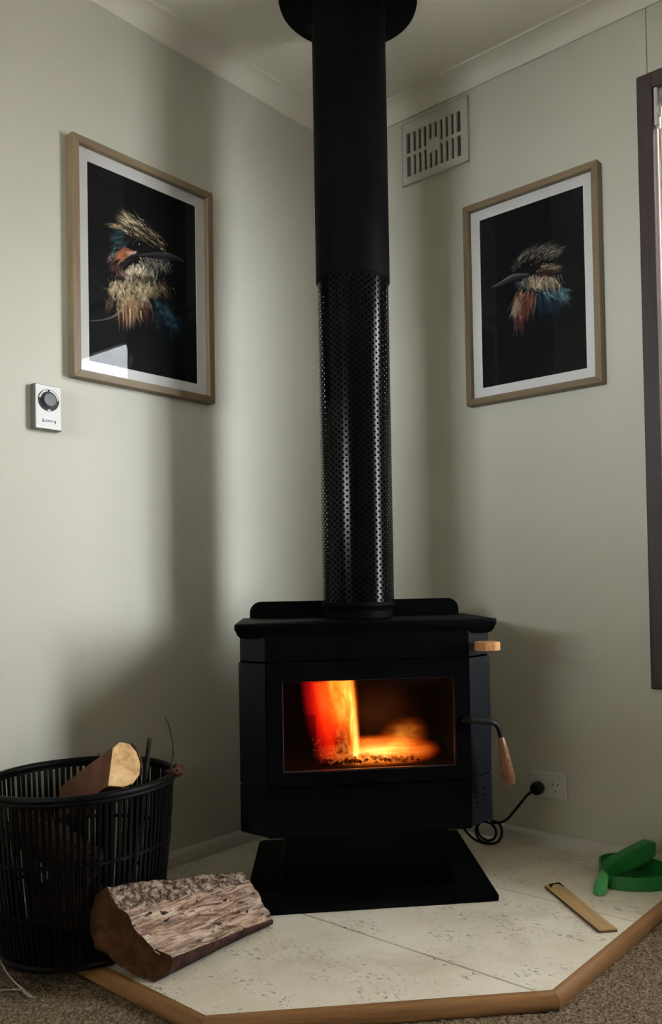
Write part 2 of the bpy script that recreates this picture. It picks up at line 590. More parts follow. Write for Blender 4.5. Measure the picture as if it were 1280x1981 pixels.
for i in range(60):
    cx, cz, r = random.uniform(-2.6, 1.0), random.uniform(0.2, 3.3), random.uniform(0.3, 0.5)
    hb.lathe([(r * max(0.02, math.sin(math.pi * k / 8)), -r * math.cos(math.pi * k / 8) + cz) for k in range(9)], 10, True, (cx, 2.6 + random.uniform(-.2, .3)))
tag(hb.build('hedge', M['hedge'], smooth=True), 'grey green hedge seen above the fence outside', 'hedge')

# ------------------------------------------------------------------ hearth
HZ = 0.030
hearth = empty('hearth', (0, 0, 0), label='stone tiled corner hearth with oak edging under the wood heater', cat='hearth')
XR, YL = 1.150, -1.200
PR, PL = (1.150, -0.748), (0.706, -1.200)
poly = [(0.013, -0.013), (0.013, YL), PL, PR, (XR, -0.013)]
MB().prism([(x, y) for x, y in poly], 0.0, HZ - 0.008).build('slab', M['grout'], hearth)


def clip(pl, ax, val, keep_less):
    out = []
    for i in range(len(pl)):
        p, q = pl[i], pl[(i + 1) % len(pl)]
        ip = (p[ax] <= val) == keep_less
        iq = (q[ax] <= val) == keep_less
        if ip:
            out.append(p)
        if ip != iq:
            t = (val - p[ax]) / (q[ax] - p[ax])
            out.append((p[0] + t * (q[0] - p[0]), p[1] + t * (q[1] - p[1])))
    return out


for (ya, yb) in ((-0.013, -0.3583), (-0.3617, -0.7681), (-0.7719, YL)):
    q = clip(clip(poly, 1, ya, True), 1, yb, False)
    MB().prism(q, HZ - 0.008, HZ).build('stone_tile', M['tile'], hearth, bevel=0.0012, seg=1)


def edging(p, q, tp, tq, name='edge_board'):
    """D-shaped oak moulding from p to q (outer side on the right of p->q reversed); tp, tq: mitre directions"""
    p, q = Vector((*p, 0)), Vector((*q, 0))
    d = (q - p).normalized()
    nrm = Vector((d.y, -d.x, 0))
    L = (q - p).length
    prof = [(0, 0), (0.017, 0), (0.019, 0.004), (0.019, 0.012), (0.017, 0.020), (0.013, 0.026), (0.007, 0.0295), (0, 0.0305)]
    ls = []
    for s0, tt in ((0.0, tp), (L, tq)):
        ls.append([(s0 + tt * a, -a, h) for a, h in prof])
    o = MB().loft(ls).build(name, M['trim_wood_x'], hearth, auto=35)
    o.location = (p.x, p.y, 0)
    o.rotation_euler = (0, 0, math.atan2(d.y, d.x))
    return o


k45 = math.tan(math.radians(22.5))
# right side of the direction p->q faces outwards
edging((0.013, YL), PL, 0, k45)
edging((PL[0] + 0.0006, PL[1] + 0.0006), (PR[0] - 0.0006, PR[1] - 0.0006), -k45, k45)
edging(PR, (XR, -0.013), -k45, 0)

# ------------------------------------------------------------------ wood heater
SX, SY = 0.6365, -0.6545
ST = math.atan2(0.719, 0.695)
stove = empty('wood_heater', (SX, SY, HZ), ST, 'black freestanding wood heater with glass door burning on the hearth', 'wood heater')
# local frame of the stove: x = across (right), y = into the corner, z from the tiles


def SB(x0, x1, n0, n1, z0, z1):
    """box in stove units: n = distance behind the front plane; z absolute"""
    return MB().box(x0, x1, min(n0, n1), max(n0, n1), z0 - HZ, z1 - HZ)


B = M['black_steel']
MB().prism([(-0.302, 0.0), (0.302, 0.0), (0.310, 0.53), (-0.268, 0.53), (-0.280, 0.518)], 0.0002, 0.017).build('base_plate', B, stove, bevel=0.004)
# pedestal, flaring a little towards the bottom
MB().loft([[(-0.215, 0.10, 0.017), (0.215, 0.10, 0.017), (0.215, 0.42, 0.017), (-0.215, 0.42, 0.017)],
           [(-0.195, 0.07, 0.176), (0.195, 0.07, 0.176), (0.195, 0.40, 0.176), (-0.195, 0.40, 0.176)]]).build('pedestal', B, stove, bevel=0.003)
ZB, ZT = 0.206, 0.676
F = 0.24
CH = (0.302, 0.062)
# floor plate of the cabinet
MB().prism([(-F, 0.012), (F, 0.012), (CH[0], CH[1] + 0.01), (CH[0], 0.37), (-CH[0], 0.37), (-CH[0], CH[1] + 0.01)], ZB - HZ, ZB + 0.012 - HZ).build('cabinet_floor', B, stove)
th = 0.006


def wallpiece(name, p, q, z0, z1, mat=B, bevel=0.0015):
    p, q = Vector((p[0], p[1])), Vector((q[0], q[1]))
    d = (q - p).normalized()
    nn = Vector((-d.y, d.x)) * th
    pl = [p, q, q + nn, p + nn]
    return MB().prism([(v.x, v.y) for v in pl], z0 - HZ, z1 - HZ).build(name, mat, stove, bevel=bevel)


ZS1, ZS2 = 0.325, 0.610            # seams
wallpiece('lower_panel', (-F, 0), (F, 0), ZB, ZS1 - 0.002)
wallpiece('header_panel', (-F, 0), (F, 0), ZS2 + 0.003, ZT)
for s in (-1, 1):
    p, q = ((F + 0.001, 0.001), (CH[0] + 0.004, CH[1]))
    for (z0, z1) in ((ZB + 0.004, ZS1 - 0.003), (ZS1, ZS2), (ZS2 + 0.004, ZT)):
        off = -0.004 if z0 > ZS2 else 0
        a_, b_ = (p, (q[0] + off, q[1] + off))
        if s > 0:
            o = wallpiece('corner_panel', a_, b_, z0, z1, M['sky_tinted_black'])
        else:
            o = wallpiece('corner_panel', (-b_[0], b_[1]), (-a_[0], a_[1]), z0, z1, M['sky_tinted_black'])
        if z0 < 0.25:
            # louvre slits pressed into the lower corner panel
            dx, dy = (q[0] - p[0]), (q[1] - p[1])
            for r in range(3):
                for c in range(2):
                    t0, t1 = 0.18 + 0.40 * c, 0.50 + 0.40 * c
                    zz = 0.262 + 0.013 * r - HZ
                    P0 = Vector((s * (p[0] + dx * t0), p[1] + dy * t0))
                    P1 = Vector((s * (p[0] + dx * t1), p[1] + dy * t1))
                    on = Vector((s * 0.7, -0.7)) * 0.004
                    pl = [P0, P1, P1 + on, P0 + on]
                    MB().prism([(v.x, v.y) for v in pl], zz, zz + 0.0045).build('louvre', M['sky_tinted_black'], o)
    # cabinet side behind the corner
    x = s * CH[0]
    MB().box(min(x, x - s * th), max(x, x - s * th), CH[1] + 0.004, 0.37, ZB + 0.004 - HZ, ZT - HZ).build('side_panel', M['sky_tinted_black'], stove, bevel=0.0015)
SB(-CH[0], CH[0], 0.37, 0.376, ZB, ZT).build('back_panel', B, stove)

# top plate with a moulded edge
tl = []
for off, z in ((-0.020, 0.668), (-0.012, 0.6705), (-0.006, 0.677), (-0.003, 0.686), (0.0, 0.690), (0.0, 0.701), (-0.002, 0.703)):
    x, y0, y1, c = 0.311 + off, -0.006 - off, 0.385, 0.012
    tl.append([(-x, y1, z - HZ), (-x, y0 + c, z - HZ), (-x + c * 0.3, y0 + c * 0.3, z - HZ), (-x + c, y0, z - HZ),
               (x - c, y0, z - HZ), (x - c * 0.3, y0 + c * 0.3, z - HZ), (x, y0 + c, z - HZ), (x, y1, z - HZ)])
MB().loft(tl).build('top_plate', B, stove, auto=40)
# upright heat shield behind the flue, rounded upper corners
hp = []
R = 0.030
for s in (1, -1):
    for k in range(7):
        a_ = math.pi / 2 * k / 6 if s > 0 else math.pi / 2 + math.pi / 2 * k / 6
        hp.append((s * (0.290 - R) + R * math.cos(a_), 0.748 - R + R * math.sin(a_) - HZ))
hp = [(0.290, 0.703 - HZ)] + hp + [(-0.290, 0.703 - HZ)]
MB().loft([[(x, 0.352, z) for x, z in hp], [(x, 0.358, z) for x, z in hp]]).build('heat_shield', B, stove)

# door: ring, bead, pane
GX, GZ0, GZ1 = 0.203, 0.357, 0.568
door = empty('door', (0, 0, 0))
door.parent = stove
for (x0, x1, z0, z1, nm) in ((-F + 0.003, -GX, ZS1 + 0.002, ZS2, 'door_stile'), (GX, F - 0.003, ZS1 + 0.002, ZS2, 'door_stile'),
                             (-GX, GX, GZ1, ZS2, 'door_rail'), (-GX, GX, ZS1 + 0.002, GZ0, 'door_rail')):
    SB(x0, x1, -0.010, 0.012, z0, z1).build(nm, B, door)
for (x0, x1, z0, z1) in ((-GX, -GX + 0.0022, GZ0, GZ1), (GX - 0.0022, GX, GZ0, GZ1), (-GX + 0.0022, GX - 0.0022, GZ1 - 0.0018, GZ1), (-GX + 0.0022, GX - 0.0022, GZ0, GZ0 + 0.0022)):
    SB(x0, x1, 0.0, 0.006, z0, z1).build('glass_bead', M['glass_trim'], door)
SB(-GX + 0.0022, GX - 0.0022, 0.001, 0.005, GZ0 + 0.0022, GZ1 - 0.002).build('glass_pane', M['stove_glass'], door)

# door handle: bent rod and turned grip
hd = empty('door_handle', (0, 0, 0))
hd.parent = stove
rodp = catmull([(0.222, -0.012, 0.466 - HZ), (0.232, -0.030, 0.467 - HZ), (0.255, -0.030, 0.465 - HZ), (0.288, -0.028, 0.459 - HZ), (0.300, -0.027, 0.448 - HZ), (0.305, -0.026, 0.432 - HZ), (0.309, -0.025, 0.415 - HZ)], 6)
MB().tube(rodp, [0.0075 if p[0] < 0.29 else 0.0058 for p in rodp], 10).build('handle_rod', M['black_plastic'], hd, smooth=True)
gp = [(0.0, 0.007), (0.004, 0.0085), (0.02, 0.0105), (0.036, 0.0125), (0.040, 0.0118), (0.044, 0.0131), (0.056, 0.0140), (0.060, 0.0132), (0.064, 0.0145),
      (0.074, 0.0150), (0.078, 0.0142), (0.082, 0.0154), (0.094, 0.0158), (0.104, 0.0155), (0.111, 0.0135), (0.113, 0.008)]
ga, gb = Vector((0.3075, -0.0255, 0.424 - HZ)), Vector((0.3265, -0.024, 0.312 - HZ))
gd = (gb - ga).normalized()
grip = MB().lathe([(r, -s) for s, r in gp], 20).build('wooden_grip', M['handle_wood'], hd, auto=50)
grip.location = ga
grip.rotation_mode = 'QUATERNION'
grip.rotation_quaternion = Vector((0, 0, -1)).rotation_difference(gd)
tag(grip, 'turned wooden grip')

# octagonal wooden knob on the air slide under the top plate
kn = MB()
ko = [(0.031 * math.cos(math.pi / 4 * i + math.pi / 8), 0.031 * math.sin(math.pi / 4 * i + math.pi / 8)) for i in range(8)]
kn.prism(ko, 0, 0.0205)
knob = kn.build('air_control_knob', M['knob_wood'], stove, bevel=0.002)
knob.location = (0.280, -0.022, 0.629 - HZ)
tag(knob, 'octagonal wooden knob')
SB(0.272, 0.280, -0.02, 0.03, 0.636, 0.642).build('air_slide', B, stove)

# firebox lining
FB = M['fire_brick']
SB(-0.228, 0.228, 0.020, 0.335, 0.340, 0.346).build('firebox_floor', FB, stove)
SB(-0.234, -0.226, 0.020, 0.335, 0.340, 0.62).build('firebox_wall', FB, stove)
SB(0.226, 0.234, 0.020, 0.335, 0.340, 0.62).build('firebox_wall', FB, stove)
SB(-0.234, 0.234, 0.335, 0.343, 0.340, 0.62).build('firebox_wall', FB, stove)
SB(-0.226, 0.226, 0.05, 0.335, 0.590, 0.598).build('baffle', FB, stove)
SB(-0.234, 0.234, 0.012, 0.020, 0.585, 0.62).build('firebox_lip', FB, stove)

# ------------------------------------------------------------------ fire inside the stove


def flame_mat(name, c, r, k_str, power, nscale, ncon, stops, slope=0.0):
    """soft glowing gas: emission falls off from the centre line, torn by noise stretched upwards (stove-local metres)"""
    k = N(name)
    tc = k.n('ShaderNodeTexCoord')
    sp_ = k.n('ShaderNodeSeparateXYZ')
    k.l(tc.outputs['Object'], sp_.inputs[0])
    cb = k.n('ShaderNodeCombineXYZ')
    k.l(k.math('SUBTRACT', sp_.outputs[0], k.math('MULTIPLY', k.math('SUBTRACT', sp_.outputs[2], c[2]), slope)), cb.inputs[0])
    k.l(sp_.outputs[1], cb.inputs[1])
    k.l(sp_.outputs[2], cb.inputs[2])
    dmp = k.n('ShaderNodeMapping')
    dmp.inputs['Scale'].default_value = nscale
    k.l(cb.outputs[0], dmp.inputs['Vector'])
    nz = k.n('ShaderNodeTexNoise')
    nz.inputs['Scale'].default_value = 1.0
    nz.inputs['Detail'].default_value = 3
    nz.inputs['Distortion'].default_value = 1.0
    k.l(dmp.outputs[0], nz.inputs['Vector'])
    mp = k.n('ShaderNodeMapping', vector_type='POINT')
    mp.inputs['Location'].default_value = tuple(-ci / ri for ci, ri in zip(c, r))
    mp.inputs['Scale'].default_value = tuple(1 / ri for ri in r)
    k.l(cb.outputs[0], mp.inputs['Vector'])
    ln = k.n('ShaderNodeVectorMath', operation='LENGTH')
    k.l(mp.outputs[0], ln.inputs[0])
    fall = k.math('SUBTRACT', 1.0, ln.outputs['Value'], True)
    tear = k.math('MULTIPLY', k.math('SUBTRACT', nz.outputs['Fac'], 0.5), ncon)
    d = k.math('MULTIPLY', fall, k.math('ADD', 1.0, tear), True)
    dd = k.math('POWER', d, power)
    em = k.n('ShaderNodeEmission')
    k.l(k.ramp(d, stops), em.inputs['Color'])
    k.l(k.math('MULTIPLY', dd, k_str), em.inputs['Strength'])
    k.l(em.outputs[0], k.out.inputs['Volume'])
    return k.m


fire = empty('fire', (SX, SY, HZ), ST, 'orange and red flames glowing behind the stove door glass', 'fire')


def flame(name, box, *args, **kw):
    return SB(*box).build(name, flame_mat(name + '_glow', *args, **kw), fire)


Zl = lambda z: z - HZ
flame('red_flame', (-0.20, -0.03, 0.05, 0.20, 0.348, 0.556), (-0.098, 0.125, Zl(0.51)), (0.062, 0.07, 0.20), 40, 1.5, (30, 22, 8), 2.0,
      [(0.0, (1, 0.0, 0.03)), (0.4, (1, 0.012, 0.0)), (1, (1, 0.10, 0.01))], slope=-0.10)
flame('orange_flame', (-0.13, 0.03, 0.06, 0.20, 0.348, 0.556), (-0.064, 0.13, Zl(0.56)), (0.046, 0.065, 0.21), 62, 1.3, (52, 30, 22), 3.6,
      [(0.0, (1, 0.10, 0.0)), (0.5, (1, 0.22, 0.015)), (1, (1, 0.42, 0.07))], slope=-0.12)
flame('yellow_flame', (-0.07, 0.03, 0.07, 0.18, 0.348, 0.556), (-0.028, 0.12, Zl(0.43)), (0.015, 0.05, 0.24), 85, 1.5, (90, 30, 14), 3.0,
      [(0.0, (1, 0.22, 0.01)), (0.5, (1, 0.42, 0.07)), (1, (1, 0.72, 0.22))], slope=-0.07)
flame('low_flame', (-0.17, 0.21, 0.05, 0.22, 0.346, 0.48), (0.030, 0.13, Zl(0.372)), (0.165, 0.085, 0.042), 46, 1.2, (14, 26, 110), 2.4,
      [(0.0, (1, 0.04, 0.0)), (0.35, (1, 0.22, 0.015)), (1, (1, 0.58, 0.14))])
flame('right_flame', (0.0, 0.21, 0.05, 0.22, 0.346, 0.50), (0.095, 0.135, Zl(0.405)), (0.070, 0.07, 0.055), 20, 1.4, (30, 26, 60), 3.0,
      [(0.0, (1, 0.05, 0.0)), (0.4, (1, 0.20, 0.01)), (1, (1, 0.42, 0.06))], slope=0.3)
flame('smoke_glow', (-0.06, 0.215, 0.08, 0.32, 0.36, 0.58), (0.04, 0.2, Zl(0.46)), (0.13, 0.12, 0.11), 0.5, 1.5, (14, 14, 14), 1.2,
      [(0.0, (1, 0.16, 0.03)), (1, (1, 0.3, 0.06))])


def ember_mat(name, strength, thr):
    k = N(name)
    c = k.coord()
    n1 = k.noise(c, 45, 4, 0.7, 0.5)
    n2 = k.noise(c, 14, 2)
    f = k.math('MULTIPLY', n1, k.math('ADD', n2, 0.45))
    hot = k.ramp(f, [(thr, (0, 0, 0)), (thr + 0.10, (1, 1, 1))])
    b = k.principled(k.mix(hot, (0.01, 0.007, 0.005), (0.03, 0.012, 0.006)), 0.9, 0, 0.1, n1, 0.6, 0.004)
    k.l(k.ramp(f, [(thr, (0.6, 0.03, 0.0)), (thr + 0.12, (1, 0.22, 0.02)), (thr + 0.25, (1, 0.6, 0.15))]), b.inputs['Emission Color'])
    k.l(k.math('MULTIPLY', hot, strength), b.inputs['Emission Strength'])
    return k.m


M['ember'] = ember_mat('glowing_embers', 0.25, 0.42)
M['burning'] = ember_mat('burning_wood', 0.35, 0.46)
eb = MB()
for i in range(260):
    x, y = random.uniform(-0.11, 0.13), random.uniform(0.06, 0.24)
    z = 0.350 + 0.010 * (1 - abs(x) / 0.18) + random.uniform(0, 0.006) - HZ
    r = random.uniform(0.004, 0.008)
    pts = [Vector((random.gauss(0, 1), random.gauss(0, 1), random.gauss(0, 1))).normalized() * r * random.uniform(0.8, 1.1) for _ in range(6)]
    vs6 = [(x + r, y, z), (x - r, y, z), (x, y + r, z), (x, y - r, z), (x, y, z + r * 0.8), (x, y, z - r * 0.8)]
    eb.add(vs6, [(0, 2, 4), (2, 1, 4), (1, 3, 4), (3, 0, 4), (2, 0, 5), (1, 2, 5), (3, 1, 5), (0, 3, 5)])
emb = eb.build('ember_bed', M['ember'])
emb.location, emb.rotation_euler = (SX, SY, HZ), (0, 0, ST)
tag(emb, 'bed of glowing embers on the stove floor', 'embers', kind='stuff')


def rough_log(name, mat, p, q, rad, seg=14, rings=14, amp=0.12, parent=None, seed=0, flat=None):
    p, q = Vector(p), Vector(q)
    d = (q - p).normalized()
    a_ = d.orthogonal().normalized()
    b_ = d.cross(a_)
    lp = []
    for i in range(rings + 1):
        t = i / rings
        c = p.lerp(q, t)
        ring = []
        for k in range(seg):
            th_ = 2 * math.pi * k / seg
            dv = a_ * math.cos(th_) + b_ * math.sin(th_)
            r = rad * (1 + amp * mnoise.noise(Vector((math.cos(th_) * 1.3 + seed, math.sin(th_) * 1.3, t * 4))) + amp * 0.6 * mnoise.noise(Vector((math.cos(th_) * 4 + seed, math.sin(th_) * 4, t * 9))))
            ring.append(c + dv * r)
        lp.append(ring)
    return MB().loft(lp).build(name, mat, parent, auto=50)


for (p, q, r, lab) in (((-0.13, 0.215, 0.376), (0.120, 0.20, 0.368), 0.018, 'burning log lying flat at the back of the fire'),
                       ((-0.058, 0.118, 0.372), (-0.070, 0.20, 0.50), 0.015, 'burning log standing upright behind the flames')):
    o = rough_log('burning_log', M['burning'], (p[0], p[1], p[2] - HZ), (q[0], q[1], q[2] - HZ), r, seed=r * 100)
    o.location, o.rotation_euler = (SX, SY, HZ), (0, 0, ST)
    tag(o, lab, 'firewood', 'logs burning in the stove')

# ------------------------------------------------------------------ flue
tS, nS = Vector((0.695, 0.719, 0)), Vector((-0.719, 0.695, 0))
FX, FY = (Vector((SX, SY, 0)) + nS * 0.25).to_tuple()[:2]
flue = empty('flue', (FX, FY, 0.703), 0, 'tall black flue pipe rising from the wood heater to the ceiling', 'flue')
zf = 0.703


def FL_(prof, name, mat, seg=64, auto=30, cap=True):
    return MB().lathe([(r, z - zf) for r, z in prof], seg, cap).build(name, mat, flue, auto=auto)


FL_([(0.080, 0.704), (0.080, 0.75), (0.0765, 0.752), (0.0765, 1.62), (0.070, 1.63)], 'inner_pipe', M['pipe_dark'], 48)
FL_([(0.090, 0.704), (0.090, 0.722), (0.084, 0.726)], 'collar', M['flue_black'])
FL_([(0.093, 1.596), (0.0985, 1.596), (0.0985, CEIL - 0.018), (0.093, CEIL - 0.018)], 'outer_casing', M['flue_black'])
FL_([(0.0985, CEIL - 0.019), (0.176, CEIL - 0.019), (0.184, CEIL - 0.016), (0.186, CEIL - 0.010), (0.186, CEIL - 0.001)], 'ceiling_rose', M['flue_black'], 72, 25)
# perforated shield: every hole is cut
RS, CIRC = 0.0945, 2 * math.pi * 0.0945
ncol = 62
cw = 2 * math.pi / ncol
ph = 0.0152
z0s, z1s = 0.742, 1.596
nrow = int((z1s - z0s) / ph)
sh = MB()


def cyl(a_, z, r=RS):
    return (r * math.cos(a_), r * math.sin(a_), z - zf)


hr = 0.0035
for c in range(ncol):
    ac = c * cw
    offs = 0.5 * (c % 2)
    for r_ in range(-1, nrow + 1):
        zc = z0s + (r_ + 0.5 + offs) * ph
        zl, zh = zc - ph / 2, zc + ph / 2
        zl, zh = max(zl, z0s), min(zh, z1s)
        if zh - zl < 0.002:
            continue
        if zh - zl < ph * 0.98:
            sh.add([cyl(ac - cw / 2, zl), cyl(ac + cw / 2, zl), cyl(ac + cw / 2, zh), cyl(ac - cw / 2, zh)], [(0, 1, 2, 3)])
            continue
        outer, inner = [], []
        for k in range(8):
            th_ = math.pi / 4 * k
            ix, iz = hr * math.cos(th_), hr * math.sin(th_)
            inner.append(cyl(ac + ix / RS, zc + iz))
            ox = (cw / 2) * (1 if k in (7, 0, 1) else -1 if k in (3, 4, 5) else 0)
            oz = (ph / 2) * (1 if k in (1, 2, 3) else -1 if k in (5, 6, 7) else 0)
            outer.append(cyl(ac + ox, zc + oz))
        sh.add(outer + inner, [(k, (k + 1) % 8, 8 + (k + 1) % 8, 8 + k) for k in range(8)])
shield = MB()
me_sh = sh.build('perforated_shield', M['shield'], flue, smooth=False)
bm = bmesh.new()
bm.from_mesh(me_sh.data)
bmesh.ops.remove_doubles(bm, verts=bm.verts, dist=1e-5)
nl = []
for f in bm.faces:
    f.smooth = True
    cc = f.calc_center_median()
    if f.normal.x * cc.x + f.normal.y * cc.y < 0:
        f.normal_flip()
bm.to_mesh(me_sh.data)
bm.free()
cn = []
for v in me_sh.data.vertices:
    l_ = math.hypot(v.co.x, v.co.y)
    cn.append((v.co.x / l_, v.co.y / l_, 0))
me_sh.data.normals_split_custom_set_from_vertices(cn)
for z in (0.735, 1.590):
    FL_([(0.0925, z), (0.0962, z), (0.0962, z + 0.010), (0.0925, z + 0.010)], 'shield_band', M['flue_black'])

# ------------------------------------------------------------------ framed bird prints
PGX, PGY = 270, 398
WS = PGX / 190


class Canvas:
    def __init__(self, bgc, corners):
        self.im = np.zeros((PGY, PGX, 3)) + np.array(bgc) / 255.0
        src = [(0, 0), (1, 0), (1, 1), (0, 1)]
        A, bb = [], []
        for (x, y), (u, v) in zip(corners, src):
            A.append([x, y, 1, 0, 0, 0, -u * x, -u * y]); bb.append(u)
            A.append([0, 0, 0, x, y, 1, -v * x, -v * y]); bb.append(v)
        self.h = np.append(np.linalg.solve(np.array(A, float), np.array(bb, float)), 1).reshape(3, 3)

    def m(self, p):
        q = self.h @ np.array([p[0], p[1], 1.0])
        return np.array([q[0] / q[2] * PGX, q[1] / q[2] * PGY])

    def dab(self, c, r, col, al):
        r = r * WS
        x0, x1 = int(max(0, c[0] - r - 1)), int(min(PGX, c[0] + r + 2))
        y0, y1 = int(max(0, c[1] - r - 1)), int(min(PGY, c[1] + r + 2))
        if x1 <= x0 or y1 <= y0:
            return
        yy, xx = np.mgrid[y0:y1, x0:x1]
        d = np.sqrt((xx - c[0]) ** 2 + (yy - c[1]) ** 2) / max(r, 0.3)
        a_ = np.clip(1.25 - d, 0, 1)[..., None] * al
        self.im[y0:y1, x0:x1] = self.im[y0:y1, x0:x1] * (1 - a_) + np.array(col) / 255.0 * a_

    def stroke(self, pts, w0, w1, col, al=0.8):
        P = [self.m(p) for p in pts]
        pp = catmull([(p[0], p[1], 0) for p in P], 6) if len(P) > 2 else [Vector((*P[0], 0)).lerp(Vector((*P[1], 0)), t / 6) for t in range(7)]
        for i in range(len(pp) - 1):
            L = (pp[i + 1] - pp[i]).length
            n = max(1, int(L / 0.8))
            for k in range(n):
                t = (i + k / n) / (len(pp) - 1)
                q = pp[i].lerp(pp[i + 1], k / n)
                self.dab((q.x, q.y), w0 + (w1 - w0) * t, col, al * (1 - 0.5 * t))

    def blob(self, c, rx, ry, col, al, n=40):
        for _ in range(n):
            a_, r = random.uniform(0, 6.28), math.sqrt(random.random())
            self.dab(self.m((c[0] + rx * r * math.cos(a_), c[1] + ry * r * math.sin(a_))), random.uniform(2, 5), col, al)

    def feathers(self, base, spread, direction, length, n, cols, w=(1.1, 0.4), curve=0.2, al=0.75, jitter=0.25):
        """strokes rooted along the polyline base, growing in direction"""
        for _ in range(n):
            t = random.random() * (len(base) - 1)
            i = min(int(t), len(base) - 2)
            f = t - i
            bx_ = base[i][0] + (base[i + 1][0] - base[i][0]) * f + random.gauss(0, spread)
            by_ = base[i][1] + (base[i + 1][1] - base[i][1]) * f + random.gauss(0, spread)
            L = length * random.uniform(0.5, 1.25)
            an = math.atan2(direction[1], direction[0]) + random.gauss(0, jitter)
            c_ = random.gauss(0, curve)
            p1 = (bx_ + math.cos(an) * L * 0.5, by_ + math.sin(an) * L * 0.5)
            p2 = (p1[0] + math.cos(an + c_) * L * 0.5, p1[1] + math.sin(an + c_) * L * 0.5)
            col = random.choice(cols)
            k = random.uniform(0.75, 1.2)
            self.stroke([(bx_, by_), p1, p2], w[0], w[1], tuple(min(255, v * k) for v in col), al)


def bird_facing_right():
    c = Canvas((5, 6, 8), [(235, 265), (990, 590), (1000, 1780), (240, 1605)])
    cream, tan, brown = (206, 186, 142), (150, 128, 96), (88, 70, 52)
    # wing: dark blue with paler scalloped tips
    c.blob((780, 1290), 70, 70, (12, 26, 36), 0.5, 50)
    c.feathers([(720, 1240), (800, 1300), (850, 1380)], 30, (0.35, 1), 100, 70, [(12, 30, 42), (16, 40, 54), (8, 18, 28)], (2.4, 1.0), 0.2, 0.5)
    for _ in range(44):
        x = random.uniform(720, 860)
        c.blob((x, 1225 + (x - 720) * 0.95 + random.uniform(-25, 75)), 8, 8, random.choice([(84, 112, 112), (48, 80, 90), (30, 60, 72)]), 0.35, 2)
    c.feathers([(690, 1300), (720, 1380)], 10, (0.2, 1), 80, 14, [(60, 66, 66), (36, 44, 48)], (1.0, 0.4))
    # lower belly, rusty strands fading out
    c.feathers([(470, 1230), (560, 1250), (660, 1220)], 24, (0.05, 1), 120, 120, [(84, 54, 38), (60, 36, 28), (110, 78, 54)], (1.9, 0.6), 0.25, 0.45)
    # chest: soft round tufts
    for (cx_, cy_, n_) in ((440, 1130, 60), (530, 1120, 90), (630, 1125, 70), (710, 1125, 40), (470, 1190, 60), (560, 1190, 70), (640, 1180, 40)):
        for _ in range(n_):
            x, y = cx_ + random.gauss(0, 34), cy_ + random.gauss(0, 34)
            k = random.uniform(0.6, 1.08)
            c.dab(c.m((x, y)), random.uniform(1.6, 4.2), tuple(v * k for v in random.choice([cream, (214, 196, 154), (176, 154, 114)])), 0.35)
    c.feathers([(400, 1130), (520, 1110), (640, 1120), (740, 1130)], 36, (-0.05, 1), 60, 170, [cream, (222, 204, 164), tan, (112, 94, 70)], (1.5, 0.6), 0.4, 0.3, 0.4)
    c.feathers([(480, 1220), (540, 1240), (600, 1220)], 18, (0.05, 1), 140, 26, [(196, 170, 132), tan, (150, 110, 80)], (1.7, 0.6), 0.2, 0.6, 0.15)
    c.feathers([(400, 1170), (390, 1230)], 12, (-0.1, 1), 60, 24, [(110, 84, 62), (80, 58, 44)], (1.3, 0.5), 0.3, 0.5)
    c.feathers([(730, 1080), (780, 1150)], 18, (0.4, 1), 80, 50, [brown, tan, (46, 40, 34)], (1.0, 0.35), 0.3, 0.7)
    # throat
    c.blob((600, 1010), 80, 34, (170, 156, 126), 0.4, 50)
    c.feathers([(520, 1020), (600, 985), (690, 985)], 22, (0.1, 1), 70, 170, [(220, 208, 180), (196, 182, 152), (140, 128, 108)], (1.3, 0.5), 0.3, 0.6, 0.35)
    c.feathers([(650, 960), (770, 965)], 22, (0.2, 1), 70, 170, [(116, 110, 100), (76, 72, 68), (40, 38, 38), (168, 160, 146)], (0.9, 0.4), 0.4, 0.7, 0.5)
    c.feathers([(560, 1050), (660, 1060)], 14, (0.3, 1), 60, 40, [(90, 72, 54), (60, 48, 38)], (1.0, 0.4), 0.4, 0.6, 0.4)
    # nape: dusky pink
    c.feathers([(400, 900), (430, 970), (500, 1000)], 16, (-0.2, 0.6), 50, 60, [(112, 70, 60), (84, 48, 42), (140, 106, 96), (40, 26, 26)], (1.3, 0.5), 0.3, 0.55)
    c.feathers([(440, 1000), (500, 1030)], 8, (0.5, 0.5), 60, 16, [(150, 120, 110), (110, 80, 74)], (1.0, 0.4))
    # teal patch behind the eye
    c.blob((450, 790), 46, 44, (26, 46, 50), 0.55, 50)
    c.feathers([(500, 750), (505, 850)], 16, (-1, 0.05), 80, 110, [(46, 76, 80), (30, 52, 58), (84, 114, 112), (16, 28, 32)], (1.1, 0.5), 0.15, 0.65, 0.12)
    c.feathers([(430, 870), (420, 910)], 10, (-0.5, 0.5), 40, 20, [(120, 140, 140), (60, 84, 88)], (1.0, 0.4))
    # orange cheek
    c.feathers([(540, 880), (500, 870), (490, 920)], 14, (-0.5, 0.4), 60, 60, [(168, 98, 62), (140, 76, 48), (196, 142, 104)], (1.7, 0.7), 0.2, 0.55)
    c.feathers([(600, 890), (560, 920), (520, 950)], 8, (-0.9, 0.45), 80, 44, [(34, 26, 22), (20, 16, 15), (46, 40, 46)], (1.6, 0.6), 0.2, 0.7, 0.12)
    c.feathers([(580, 880), (560, 890)], 6, (-1, 0.2), 60, 14, [(226, 196, 170), (200, 160, 130)], (1.0, 0.4), 0.2, 0.8, 0.12)
    # crown: dark and cream streaks sweeping back
    c.blob((640, 780), 100, 46, (50, 40, 32), 0.55, 70)
    crown = [(765, 855), (720, 800), (660, 765), (590, 760), (520, 750)]
